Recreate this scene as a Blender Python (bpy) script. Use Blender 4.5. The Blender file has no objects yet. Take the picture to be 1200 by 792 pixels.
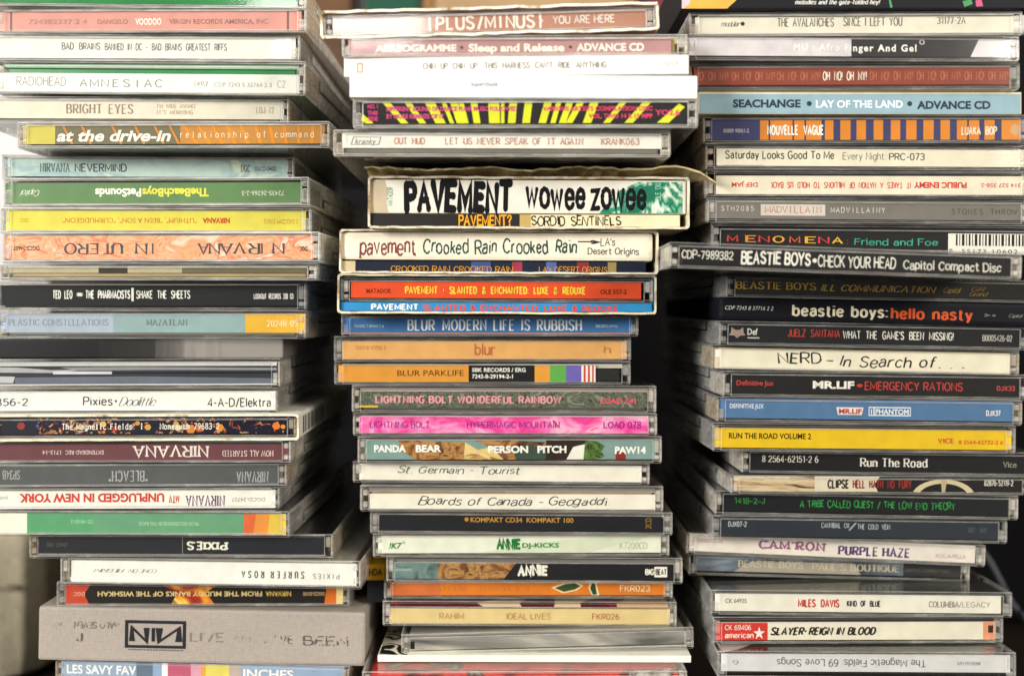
import bpy, bmesh, math, random
from mathutils import Vector

# ------------------------------------------------------------------ camera, light, exposure
SC = bpy.context.scene
COL = SC.collection
MM = 0.001                      # everything below is written in millimetres
CAM_D = 390.0                   # camera to the foremost plane of the stacks
FPX = 1150.0                    # focal length in photo pixels (photo is 1200 px wide)
HX, HY = 600.0, 360.0           # vanishing point of the stacks' depth lines

cam = bpy.data.cameras.new('camera')
cam.sensor_width = 36.0
cam.lens = 36.0 * FPX / 1200.0
cam.shift_y = -(396.0 - HY) / 1200.0
cam.clip_start = 0.01
cam.clip_end = 20.0
cam.dof.use_dof = True
cam.dof.focus_distance = 0.388
cam.dof.aperture_fstop = 5.0
camo = bpy.data.objects.new('camera', cam)
camo.location = (0, -CAM_D * MM, 0)
camo.rotation_euler = (math.radians(90), 0, 0)
COL.objects.link(camo)
SC.camera = camo

W = bpy.data.worlds.new('World')
SC.world = W
W.use_nodes = True
_bg = W.node_tree.nodes['Background']            # the dim room around: lighter and darker patches of walls and furniture
_tc = W.node_tree.nodes.new('ShaderNodeTexCoord')
_nz = W.node_tree.nodes.new('ShaderNodeTexNoise')
_nz.inputs['Scale'].default_value = 2.6; _nz.inputs['Detail'].default_value = 3.0
_rp = W.node_tree.nodes.new('ShaderNodeValToRGB')
_rp.color_ramp.elements[0].position = 0.40; _rp.color_ramp.elements[0].color = (0.10, 0.09, 0.08, 1)
_rp.color_ramp.elements[1].position = 0.62; _rp.color_ramp.elements[1].color = (1.0, 0.95, 0.88, 1)
W.node_tree.links.new(_tc.outputs['Generated'], _nz.inputs['Vector'])
W.node_tree.links.new(_nz.outputs['Fac'], _rp.inputs['Fac'])
W.node_tree.links.new(_rp.outputs['Color'], _bg.inputs[0])
_bg.inputs[1].default_value = 0.23

def area(name, loc, target, sx, sy, watts, colour):
    l = bpy.data.lights.new(name, 'AREA')
    l.shape = 'RECTANGLE'; l.size = sx; l.size_y = sy; l.energy = watts; l.color = colour
    o = bpy.data.objects.new(name, l)
    o.location = loc
    o.rotation_euler = (Vector(target) - Vector(loc)).to_track_quat('-Z', 'Y').to_euler()
    COL.objects.link(o)
    return o

area('window_light', (-1.46, -1.30, 0.38), (0.0, 0, 0.0), 0.66, 0.60, 57.0, (1.0, 0.98, 0.95))
area('window_gap_light', (-0.24, -1.35, 0.50), (-0.05, 0, 0.06), 0.24, 0.09, 1.5, (1.0, 0.98, 0.95))
area('ceiling_light', (-0.10, -0.50, 1.25), (0, 0.0, 0), 0.9, 0.6, 6.4, (1.0, 0.96, 0.90))
area('side_fill_light', (1.05, -1.12, 0.52), (0, 0.0, 0), 0.5, 0.5, 20.0, (1.0, 0.93, 0.84))  # unseen fill lamp, added to brighten the stacks' right-hand sides

SC.view_settings.view_transform = 'Standard'
SC.view_settings.look = 'None'
SC.view_settings.exposure = 0.0
SC.view_settings.gamma = 1.0
SC.view_settings.use_curve_mapping = False
SC.cycles.transparent_max_bounces = 24
SC.cycles.max_bounces = 8
SC.cycles.caustics_reflective = False
SC.cycles.caustics_refractive = False

# ------------------------------------------------------------------ materials
def lin(h):
    v = [int(h[i:i + 2], 16) / 255 for i in (0, 2, 4)]
    return tuple((c / 12.92 if c <= 0.04045 else ((c + 0.055) / 1.055) ** 2.4) for c in v) + (1.0,)

MATS = {}

def new_mat(name):
    m = bpy.data.materials.new(name)
    m.use_nodes = True
    nt = m.node_tree
    return m, nt, nt.nodes['Principled BSDF'], nt.nodes['Material Output']

def coords(nt, scale=(1, 1, 1)):
    tc = nt.nodes.new('ShaderNodeTexCoord')
    mp = nt.nodes.new('ShaderNodeMapping')
    mp.inputs['Scale'].default_value = scale
    nt.links.new(tc.outputs['Object'], mp.inputs['Vector'])
    return mp.outputs['Vector']

def noise(nt, vec, scale, detail=3.0, rough=0.55, dist=0.0):
    n = nt.nodes.new('ShaderNodeTexNoise')
    n.inputs['Scale'].default_value = scale
    n.inputs['Detail'].default_value = detail
    n.inputs['Roughness'].default_value = rough
    n.inputs['Distortion'].default_value = dist
    nt.links.new(vec, n.inputs['Vector'])
    return n.outputs['Fac']

def ramp(nt, fac, stops, constant=False):
    r = nt.nodes.new('ShaderNodeValToRGB')
    if constant:
        r.color_ramp.interpolation = 'CONSTANT'
    el = r.color_ramp.elements
    while len(el) < len(stops):
        el.new(0.5)
    for e, (p, c) in zip(el, stops):
        e.position = p
        e.color = c
    nt.links.new(fac, r.inputs['Fac'])
    return r.outputs['Color']

def shade(c, f):
    return (min(1, c[0] * f), min(1, c[1] * f), min(1, c[2] * f), 1)

def paper(hexa, rough=0.55, vary=0.10):
    """printed paper or card: one ink colour with the faint mottling and fibre of real stock"""
    key = ('paper', hexa, rough, vary)
    if key in MATS: return MATS[key]
    m, nt, p, out = new_mat('paper_' + hexa)
    c = lin(hexa)
    v = coords(nt)
    a = noise(nt, v, 160.0, 4.0)
    col = ramp(nt, a, [(0.25, shade(c, 1 - vary)), (0.75, shade(c, 1 + vary * 0.6))])
    nt.links.new(col, p.inputs['Base Color'])
    p.inputs['Roughness'].default_value = rough
    p.inputs['Specular IOR Level'].default_value = 0.12
    b = nt.nodes.new('ShaderNodeBump')
    b.inputs['Strength'].default_value = 0.15
    b.inputs['Distance'].default_value = 0.0002
    nt.links.new(noise(nt, v, 900.0, 2.0), b.inputs['Height'])
    nt.links.new(b.outputs['Normal'], p.inputs['Normal'])
    MATS[key] = m
    return m

def ink(hexa, alpha_wear=0.0):
    key = ('ink', hexa, alpha_wear)
    if key in MATS: return MATS[key]
    m, nt, p, out = new_mat('ink_' + hexa)
    c = lin(hexa)
    v = coords(nt)
    a = noise(nt, v, 420.0, 3.0)
    nt.links.new(ramp(nt, a, [(0.3, shade(c, 0.82)), (0.7, shade(c, 1.1))]), p.inputs['Base Color'])
    p.inputs['Roughness'].default_value = 0.5
    p.inputs['Specular IOR Level'].default_value = 0.1
    if alpha_wear:                       # rubbed or half-printed ink: holes where the stock shows
        w = noise(nt, v, 330.0, 3.0, 0.6)
        r = ramp(nt, w, [(0.0, (0, 0, 0, 1)), (alpha_wear, (0, 0, 0, 1)), (alpha_wear + 0.06, (1, 1, 1, 1))])
        nt.links.new(r, p.inputs['Alpha'])
    MATS[key] = m
    return m

def art(name, stops, scale, stretch=(1, 1, 1), detail=4.0, dist=0.8, constant=False, rough=0.5):
    """printed picture: a few inks in irregular patches"""
    key = ('art', name)
    if key in MATS: return MATS[key]
    m, nt, p, out = new_mat('print_' + name)
    v = coords(nt, stretch)
    f = noise(nt, v, scale, detail, 0.55, dist)
    nt.links.new(ramp(nt, f, [(q, lin(h)) for q, h in stops], constant), p.inputs['Base Color'])
    p.inputs['Roughness'].default_value = rough
    p.inputs['Specular IOR Level'].default_value = 0.12
    MATS[key] = m
    return m

def worn(hexa, dark):
    """bare card edge: pale pulp with handled, browned patches"""
    key = ('worn', hexa, dark)
    if key in MATS: return MATS[key]
    m, nt, p, out = new_mat('worn_card_' + hexa)
    v = coords(nt)
    nt.links.new(ramp(nt, noise(nt, v, 75.0, 6.0, 0.7), [(0.36, lin(dark)), (0.50, lin(hexa)), (0.7, shade(lin(hexa), 1.12))]), p.inputs['Base Color'])
    p.inputs['Roughness'].default_value = 0.9
    p.inputs['Specular IOR Level'].default_value = 0.05
    MATS[key] = m
    return m

def clear_plastic(name='clear_polystyrene', tint=(0.965, 0.965, 0.945), haze=0.003, warm=(0.62, 0.58, 0.52), rough=0.10):
    """thin walls of clear polystyrene: see-through, glossy at a grazing angle, hazed by scratches and dust, its edges by painted-in glint"""
    if name in MATS: return MATS[name]
    m = bpy.data.materials.new(name)
    m.use_nodes = True
    nt = m.node_tree
    nt.nodes.remove(nt.nodes['Principled BSDF'])
    out = nt.nodes['Material Output']
    tr = nt.nodes.new('ShaderNodeBsdfTransparent'); tr.inputs[0].default_value = tint + (1,)
    gl = nt.nodes.new('ShaderNodeBsdfGlossy'); gl.inputs['Roughness'].default_value = rough
    gl.inputs[0].default_value = (1, 1, 1, 1)
    df = nt.nodes.new('ShaderNodeBsdfDiffuse'); df.inputs[0].default_value = warm + (1,)
    lw = nt.nodes.new('ShaderNodeLayerWeight'); lw.inputs['Blend'].default_value = 0.5
    pw = nt.nodes.new('ShaderNodeMath'); pw.operation = 'POWER'; pw.inputs[1].default_value = 4.0
    nt.links.new(lw.outputs['Facing'], pw.inputs[0])
    ma = nt.nodes.new('ShaderNodeMath'); ma.operation = 'MULTIPLY_ADD'
    ma.inputs[1].default_value = 0.75; ma.inputs[2].default_value = 0.028
    nt.links.new(pw.outputs[0], ma.inputs[0])
    mx = nt.nodes.new('ShaderNodeMixShader')
    nt.links.new(ma.outputs[0], mx.inputs[0]); nt.links.new(tr.outputs[0], mx.inputs[1]); nt.links.new(gl.outputs[0], mx.inputs[2])
    v = coords(nt)
    s = noise(nt, coords(nt, (0.35, 1, 2.2)), 210.0, 5.0, 0.65, 0.6)
    d = ramp(nt, s, [(0.36, (haze * 0.5,) * 3 + (1,)), (0.60, (haze,) * 3 + (1,)), (0.80, (min(1, haze * 2.0),) * 3 + (1,))])
    m2 = nt.nodes.new('ShaderNodeMixShader')
    nt.links.new(d, m2.inputs[0]); nt.links.new(mx.outputs[0], m2.inputs[1]); nt.links.new(df.outputs[0], m2.inputs[2])
    b = nt.nodes.new('ShaderNodeBump'); b.inputs['Strength'].default_value = 0.12; b.inputs['Distance'].default_value = 0.0004
    nt.links.new(noise(nt, v, 55.0, 2.0), b.inputs['Height'])
    nt.links.new(b.outputs['Normal'], gl.inputs['Normal'])
    nt.links.new(m2.outputs[0], out.inputs['Surface'])
    MATS[name] = m
    return m

def solid(name, hexa, rough=0.4, spec=0.5, vary=0.15, scale=60.0, metal=0.0, bump=0.1):
    if name in MATS: return MATS[name]
    m, nt, p, out = new_mat(name)
    c = lin(hexa)
    v = coords(nt)
    nt.links.new(ramp(nt, noise(nt, v, scale, 5.0), [(0.3, shade(c, 1 - vary)), (0.7, shade(c, 1 + vary))]), p.inputs['Base Color'])
    p.inputs['Roughness'].default_value = rough
    p.inputs['Specular IOR Level'].default_value = spec
    p.inputs['Metallic'].default_value = metal
    if bump:
        b = nt.nodes.new('ShaderNodeBump'); b.inputs['Strength'].default_value = bump; b.inputs['Distance'].default_value = 0.0004
        nt.links.new(noise(nt, v, scale * 6, 3.0), b.inputs['Height'])
        nt.links.new(b.outputs['Normal'], p.inputs['Normal'])
    MATS[name] = m
    return m

def cloth(name, hexa, scale=900.0, blotch=0.12):
    if name in MATS: return MATS[name]
    m, nt, p, out = new_mat(name)
    c = lin(hexa)
    v = coords(nt)
    a = noise(nt, coords(nt, (0.25, 1, 1.6)), scale, 3.0)
    b0 = noise(nt, coords(nt, (1.6, 1, 0.25)), scale, 3.0)
    ad = nt.nodes.new('ShaderNodeMath'); ad.operation = 'ADD'
    nt.links.new(a, ad.inputs[0]); nt.links.new(b0, ad.inputs[1])
    mx = nt.nodes.new('ShaderNodeMath'); mx.operation = 'MULTIPLY_ADD'; mx.inputs[1].default_value = 0.8
    nt.links.new(noise(nt, v, 28.0, 5.0), mx.inputs[0]); nt.links.new(ad.outputs[0], mx.inputs[2])
    sc = nt.nodes.new('ShaderNodeMath'); sc.operation = 'MULTIPLY'; sc.inputs[1].default_value = 0.36
    nt.links.new(mx.outputs[0], sc.inputs[0])
    nt.links.new(ramp(nt, sc.outputs[0], [(0.36, shade(c, 1 - blotch * 1.6)), (0.64, shade(c, 1 + blotch))]), p.inputs['Base Color'])
    p.inputs['Roughness'].default_value = 0.9
    p.inputs['Specular IOR Level'].default_value = 0.1
    b = nt.nodes.new('ShaderNodeBump'); b.inputs['Strength'].default_value = 0.5; b.inputs['Distance'].default_value = 0.0004
    nt.links.new(ad.outputs[0], b.inputs['Height']); nt.links.new(b.outputs['Normal'], p.inputs['Normal'])
    MATS[name] = m
    return m

CLEAR = clear_plastic()
CLEAR_EAR = clear_plastic('hazed_polystyrene', (0.93, 0.92, 0.88), 0.52, (0.66, 0.61, 0.53))
CLEAR_PLATE = clear_plastic('scuffed_polystyrene', (0.95, 0.945, 0.92), 0.11, (0.68, 0.65, 0.60))
CLEAR_RIM = clear_plastic('polystyrene_rim', (0.96, 0.96, 0.94), 0.30, (0.72, 0.70, 0.66))  # fainter edge glint, likewise put into the colour
CLEAR_EDGE = clear_plastic('polystyrene_edge_glint', (0.97, 0.97, 0.95), 0.62, (0.80, 0.78, 0.73))  # pale diffuse edges painted in for the bright lines light makes there
CLEAR_EAR_B = clear_plastic('yellowed_polystyrene', (0.93, 0.90, 0.82), 0.42, (0.62, 0.53, 0.40))
CLEAR_EAR_C = clear_plastic('less_hazed_polystyrene', (0.94, 0.94, 0.92), 0.24, (0.70, 0.67, 0.62))
CLEAR_GREEN = clear_plastic('green_polystyrene', (0.45, 0.85, 0.55), 0.04, (0.10, 0.42, 0.2))
CLEAR_SMOKE = clear_plastic('smoky_polystyrene', (0.80, 0.80, 0.78), 0.06, (0.5, 0.48, 0.45), 0.10)
TRAYS = {
    'black': solid('black_tray', '242324', 0.35, 0.5),
    'grey': solid('grey_tray', '77736D', 0.45, 0.4),
    'white': solid('white_tray', 'CFC9BE', 0.5, 0.4),
    'green': solid('green_tray', '0F7A3C', 0.35, 0.5),
    'tan': solid('tan_tray', 'A88F66', 0.5, 0.4),
    'plum': solid('plum_tray', '4A2A33', 0.4, 0.5),
}

# ------------------------------------------------------------------ mesh helpers
class MB:
    """collects boxes and polygons (millimetres) into one mesh"""
    def __init__(s):
        s.bm = bmesh.new(); s.mats = []
    def mi(s, m):
        if m not in s.mats: s.mats.append(m)
        return s.mats.index(m)
    def box(s, x0, x1, y0, y1, z0, z1, m, bev=0.22, seg=1, edge=None):
        if x0 > x1: x0, x1 = x1, x0
        if z0 > z1: z0, z1 = z1, z0
        b = bmesh.new()
        bmesh.ops.create_cube(b, size=1.0)
        for v in b.verts:
            v.co = Vector(((x0 + x1) / 2 + v.co.x * (x1 - x0), (y0 + y1) / 2 + v.co.y * (y1 - y0), (z0 + z1) / 2 + v.co.z * (z1 - z0)))
        w = min(bev, 0.35 * min(x1 - x0, y1 - y0, z1 - z0))
        if w > 0.01:
            bmesh.ops.bevel(b, geom=list(b.edges), offset=w, segments=seg, affect='EDGES', profile=0.6)
        i = s.mi(m); ie = s.mi(edge) if edge else i
        b.normal_update()
        vm = {v: s.bm.verts.new(v.co) for v in b.verts}
        for f in b.faces:
            nf = s.bm.faces.new([vm[v] for v in f.verts]); nf.material_index = i if max(abs(f.normal.x), abs(f.normal.y), abs(f.normal.z)) > 0.95 and not (edge and abs(f.normal.x) > 0.95 and y1 - y0 > 60) else ie
        b.free()
    def poly(s, pts, m):
        try:
            f = s.bm.faces.new([s.bm.verts.new(p) for p in pts]); f.material_index = s.mi(m)
        except ValueError:
            pass
    def build(s, name, parent=None, smooth=False):
        me = bpy.data.meshes.new(name)
        for v in s.bm.verts: v.co *= MM
        bmesh.ops.recalc_face_normals(s.bm, faces=s.bm.faces)
        s.bm.to_mesh(me); s.bm.free()
        for m in s.mats: me.materials.append(m)
        if smooth:
            for p in me.polygons: p.use_smooth = True
        o = bpy.data.objects.new(name, me)
        COL.objects.link(o)
        if parent: o.parent = parent
        return o

def thing(name, label, cat, loc=(0, 0, 0), rot=(0, 0, 0), group=None):
    o = bpy.data.objects.new(name, None)
    o.empty_display_size = 0.01
    COL.objects.link(o)
    o.location = Vector(loc) * MM
    o.rotation_euler = rot
    o['label'] = label; o['category'] = cat
    if group: o['group'] = group
    return o

# ------------------------------------------------------------------ lettering
GL = {
'A': (64, "0,0 32,100 64,0|12,36 52,36"), 'B': (54, "0,0 0,100|~0,100 36,99 48,88 48,64 34,54 0,53|~0,53 38,52 54,40 54,14 38,1 0,0"),
'C': (58, "~58,82 46,97 30,101 12,90 0,64 0,36 12,10 30,-1 46,3 58,18"), 'D': (60, "0,0 0,100|~0,100 30,99 52,84 60,50 52,16 30,1 0,0"),
'E': (48, "48,100 0,100 0,0 48,0|0,52 40,52"), 'F': (46, "46,100 0,100 0,0|0,52 38,52"),
'G': (62, "~58,82 46,97 30,101 12,90 0,64 0,36 12,10 30,-1 48,4 60,16|60,16 60,46 36,46"), 'H': (58, "0,0 0,100|58,0 58,100|0,52 58,52"),
'I': (4, "2,0 2,100"), 'J': (40, "40,100 40,24|~40,24 34,4 20,-1 6,4 0,22"), 'K': (56, "0,0 0,100|54,100 0,40|18,58 56,0"),
'L': (46, "0,100 0,0 46,0"), 'M': (74, "0,0 0,100 37,20 74,100 74,0"), 'N': (60, "0,0 0,100 60,0 60,100"),
'O': (66, "~33,101 12,90 0,64 0,36 12,10 33,-1 54,10 66,36 66,64 54,90 33,101"), 'P': (52, "0,0 0,100|~0,100 36,99 52,88 52,60 36,49 0,48"),
'Q': (66, "~33,101 12,90 0,64 0,36 12,10 33,-1 54,10 66,36 66,64 54,90 33,101|40,24 66,-6"), 'R': (54, "0,0 0,100|~0,100 36,99 52,88 52,60 36,49 0,48|26,48 54,0"),
'S': (54, "~52,84 40,98 26,101 8,94 2,76 12,60 42,44 54,26 46,6 28,-1 10,4 0,18"), 'T': (60, "0,100 60,100|30,100 30,0"),
'U': (58, "0,100 0,30|~0,30 8,6 29,-1 50,6 58,30|58,30 58,100"), 'V': (62, "0,100 31,0 62,100"), 'W': (88, "0,100 22,0 44,90 66,0 88,100"),
'X': (58, "0,0 58,100|0,100 58,0"), 'Y': (60, "0,100 30,46 60,100|30,46 30,0"), 'Z': (54, "0,100 54,100 0,0 54,0"),
'a': (42, "~4,54 12,65 24,69 36,64 41,48|41,48 41,0|~41,40 20,40 6,32 2,18 8,3 20,-1 32,6 41,18"), 'b': (46, "0,100 0,0|~0,18 12,3 26,-1 40,8 46,34 40,60 26,69 12,64 0,50"),
'c': (42, "~42,56 32,67 20,69 6,58 0,34 6,8 20,-1 32,2 42,14"), 'd': (46, "46,100 46,0|~46,50 34,64 20,69 6,60 0,34 6,8 20,-1 34,3 46,18"),
'e': (44, "0,36 44,36|~44,36 40,58 22,69 6,58 0,34 6,8 22,-1 34,3 43,14"), 'f': (32, "~32,96 22,100 14,92 12,74|12,76 12,0|0,66 28,66"),
'g': (46, "~46,50 34,64 20,69 6,60 0,34 6,8 20,-1 34,3 46,18|46,68 46,-10|~46,-10 38,-26 20,-28 4,-20"), 'h': (42, "0,100 0,0|~0,48 10,64 24,69 38,62 42,44|42,44 42,0"),
'i': (4, "2,68 2,0|2,90 2,98"), 'j': (14, "12,68 12,-14|~12,-14 8,-26 -4,-26|12,90 12,98"), 'k': (40, "0,100 0,0|38,68 0,26|14,40 40,0"), 'l': (4, "2,100 2,0"),
'm': (70, "0,68 0,0|~0,48 8,64 18,69 30,62 34,46|34,46 34,0|~34,48 44,64 54,69 66,62 70,46|70,46 70,0"), 'n': (42, "0,68 0,0|~0,48 10,64 24,69 38,62 42,44|42,44 42,0"),
'o': (48, "~24,69 6,59 0,34 6,9 24,-1 42,9 48,34 42,59 24,69"), 'p': (46, "0,68 0,-28|~0,18 12,3 26,-1 40,8 46,34 40,60 26,69 12,64 0,50"),
'q': (46, "46,68 46,-28|~46,50 34,64 20,69 6,60 0,34 6,8 20,-1 34,3 46,18"), 'r': (28, "0,68 0,0|~0,44 8,60 18,68 28,67"),
's': (38, "~37,56 28,67 18,69 4,62 4,46 18,37 32,29 38,16 30,2 18,-1 6,2 0,12"), 't': (30, "12,90 12,14|~12,14 16,2 24,-1 30,2|0,68 28,68"),
'u': (42, "0,68 0,24|~0,24 4,4 18,-1 32,4 42,20|42,68 42,0"), 'v': (44, "0,68 22,0 44,68"), 'w': (64, "0,68 16,0 32,62 48,0 64,68"), 'x': (40, "0,68 40,0|40,68 0,0"),
'y': (44, "0,68 22,2|44,68 22,0 10,-28"), 'z': (38, "0,68 38,68 0,0 38,0"),
'0': (50, "~25,101 8,90 0,50 8,10 25,-1 42,10 50,50 42,90 25,101"), '1': (26, "2,82 24,100 24,0"), '2': (50, "~2,78 10,95 26,101 44,93 48,74 40,54 16,22 0,0|0,0 50,0"),
'3': (48, "~2,84 14,98 28,101 44,92 46,70 34,55 18,53|~18,53 38,50 48,30 42,8 26,-1 10,3 0,16"), '4': (52, "40,0 40,100 0,28 52,28"),
'5': (48, "46,100 8,100 4,54|~4,54 24,62 42,54 48,32 40,8 22,-1 8,3 0,14"), '6': (48, "~42,94 26,98 10,80 0,46 2,18 14,1 26,-1 42,8 48,32 40,54 26,60 10,52 1,36"),
'7': (46, "0,100 46,100 14,0"), '8': (48, "~24,101 8,94 4,76 12,60 24,54 38,44 48,26 40,6 24,-1 8,6 0,26 10,44 24,54 36,60 44,76 40,94 24,101"),
'9': (48, "~6,6 22,2 38,20 48,54 46,82 34,99 22,101 6,92 0,68 8,46 22,40 38,48 47,64"),
'-': (30, "0,42 30,42"), '.': (6, "3,0 3,7"), ',': (6, "4,5 0,-14"), "'": (4, "2,100 2,78"), '"': (18, "2,100 2,78|16,100 16,78"), '!': (4, "2,100 2,30|2,0 2,7"),
':': (4, "2,58 2,66|2,2 2,10"), '/': (34, "0,-8 34,104"), '&': (60, "~58,0 16,64 14,86 26,100 40,90 36,72 6,36 2,14 18,-1 38,8 56,40"),
'?': (44, "~0,80 8,95 22,101 40,92 42,72 26,54 22,40 22,30|22,0 22,7"), '{': (24, "~22,104 12,98 12,60 0,50 12,40 12,2 22,-4"), '}': (24, "~0,104 10,98 10,60 22,50 10,40 10,2 0,-4"),
'+': (44, "0,46 44,46|22,68 22,24"), '*': (40, "0,50 40,50|10,84 30,16|30,84 10,16"), '(': (18, "~18,104 4,80 0,50 4,20 18,-4"), ')': (18, "~0,104 14,80 18,50 14,20 0,-4"),
'•': (14, "0,44 14,44|0,50 14,50|0,56 14,56"), '|': (4, "2,-10 2,110"), '=': (30, "0,32 30,32|0,56 30,56"), '®': (20, "~10,100 0,90 10,80 20,90 10,100"), '>': (40, "0,80 40,50 0,20"),
}

def _catmull(p):
    out = []
    n = len(p)
    for i in range(n - 1):
        p0 = p[max(0, i - 1)]; p1 = p[i]; p2 = p[i + 1]; p3 = p[min(n - 1, i + 2)]
        if i == 0 and p[0] == p[-1]: p0 = p[-2]
        if i == n - 2 and p[0] == p[-1]: p3 = p[1]
        for k in range(4):
            t = k / 4
            out.append(tuple(0.5 * ((2 * p1[j]) + (-p0[j] + p2[j]) * t + (2 * p0[j] - 5 * p1[j] + 4 * p2[j] - p3[j]) * t * t + (-p0[j] + 3 * p1[j] - 3 * p2[j] + p3[j]) * t ** 3) for j in (0, 1)))
    out.append(p[-1])
    return out

def stroke_text(s, t=0.12, contrast=0.0, serif=0.0, slant=0.0, jit=0.0, space=0.2, mono=0.0, narrow=1.0, seed=1, word=0.42, blobby=False, mirror=False):
    """2-D faces of a line of drawn lettering; cap height = 1. returns (list of (pts, layer), width)"""
    rnd = random.Random(seed)
    faces = []
    x = 0.0
    for ch in s:
        if ch == ' ':
            x += (mono if mono else word); continue
        if ch not in GL: ch = ch.upper() if ch.upper() in GL else '-'
        w, spec = GL[ch]
        gw = w / 100 * narrow
        ox = x + ((mono - gw) / 2 if mono else 0)
        layer = 0
        jx, jy, js, ja = (rnd.uniform(-1, 1) * jit * 0.5, rnd.uniform(-1, 1) * jit, 1 + rnd.uniform(-1, 1) * jit, rnd.uniform(-1, 1) * jit * 1.2)
        for st in spec.split('|'):
            sm = st[0] == '~'
            pts = [tuple(float(q) / 100 for q in a.split(',')) for a in st.lstrip('~').split()]
            if sm: pts = _catmull(pts)
            P = []
            for (a, b) in pts:
                a *= narrow
                a, b = a - gw / 2, b - 0.5
                a, b = a * js - b * ja, b * js + a * ja
                P.append((ox + gw / 2 + a + jx + (b + 0.5) * slant + rnd.uniform(-1, 1) * jit * 0.12, b + 0.5 + jy + rnd.uniform(-1, 1) * jit * 0.12))
            closed = pts[0] == pts[-1] and len(pts) > 2
            L, R = [], []
            n = len(P)
            for i in range(n):
                def dr(a, b):
                    q = (P[b][0] - P[a][0], P[b][1] - P[a][1]); l = math.hypot(*q) or 1e-6
                    return (q[0] / l, q[1] / l)
                if i == 0: d1 = d2 = dr(0, 1)
                elif i == n - 1: d1 = d2 = dr(n - 2, n - 1)
                else: d1, d2 = dr(i - 1, i), dr(i, i + 1)
                if closed and i in (0, n - 1): d1, d2 = dr(n - 2, n - 1), dr(0, 1)
                tx, ty = d1[0] + d2[0], d1[1] + d2[1]
                l = math.hypot(tx, ty)
                if l < 0.25: tx, ty, l = d2[0], d2[1], 1.0
                tx, ty = tx / l, ty / l
                c = max(0.55, min(1.0, l / 2))
                wd = t * (1 - contrast * (1 - abs(d2[1] if i == 0 else d1[1]))) / 2 / c
                if jit: wd *= 1 + rnd.uniform(-1, 1) * min(0.35, jit * 3)
                L.append((P[i][0] - ty * wd, P[i][1] + tx * wd)); R.append((P[i][0] + ty * wd, P[i][1] - tx * wd))
            for i in range(n - 1):
                faces.append(([L[i], L[i + 1], R[i + 1], R[i]], layer))
            layer += 1
            if blobby:                   # rounded marker ends
                for q in ((P[0], P[-1]) if not sm else (P[0], P[-1])):
                    r = t / 2
                    faces.append(([(q[0] + r * math.cos(k * math.pi / 5), q[1] + r * math.sin(k * math.pi / 5)) for k in range(10)], layer))
                    layer += 1
            if serif and not closed:
                for e, f in ((0, 1), (-1, -2)):
                    d = (P[e][0] - P[f][0], P[e][1] - P[f][1]); l = math.hypot(*d) or 1
                    if abs(d[1]) / l > 0.8 and ch not in ".,:!'\"-":
                        h = t * (1 - contrast) * 0.5 + 0.01
                        yy = P[e][1] + (h if d[1] < 0 else -h)
                        faces.append(([(P[e][0] - serif, yy - h), (P[e][0] + serif, yy - h), (P[e][0] + serif, yy + h), (P[e][0] - serif, yy + h)], layer))
                        layer += 1
        x += mono if mono else gw + space
    wd = max(0.01, x - (0 if mono else space))
    if mirror: faces = [([(wd - a, b) for a, b in f], l) for f, l in faces]
    return faces, wd

_FONTREF = {}
def font_text(s, bold=0.0, shear=0.0, space=1.0, small_caps=False):
    """2-D faces of a line set in the built-in sans face; cap height = 1"""
    def mesh_of(txt):
        cu = bpy.data.curves.new('lettering', 'FONT')
        cu.body = txt; cu.offset = bold; cu.shear = shear; cu.space_character = space; cu.resolution_u = 3
        o = bpy.data.objects.new('lettering', cu)
        COL.objects.link(o)
        bpy.context.view_layer.update()
        me = bpy.data.meshes.new_from_object(o.evaluated_get(bpy.context.evaluated_depsgraph_get()))
        fs = [[(me.vertices[i].co.x, me.vertices[i].co.y) for i in p.vertices] for p in me.polygons]
        bpy.data.objects.remove(o); bpy.data.curves.remove(cu); bpy.data.meshes.remove(me)
        return fs
    if 'H' not in _FONTREF:
        ys = [q[1] for f in mesh_of('H') for q in f]
        _FONTREF['H'] = max(ys) - min(ys)
    H = _FONTREF['H']
    fs = mesh_of(s)
    xs = [q[0] for f in fs for q in f] or [0, 1]
    x0 = min(xs)
    return [([((a - x0) / H, b / H) for a, b in f], 0) for f in fs], (max(xs) - x0) / H

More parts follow.
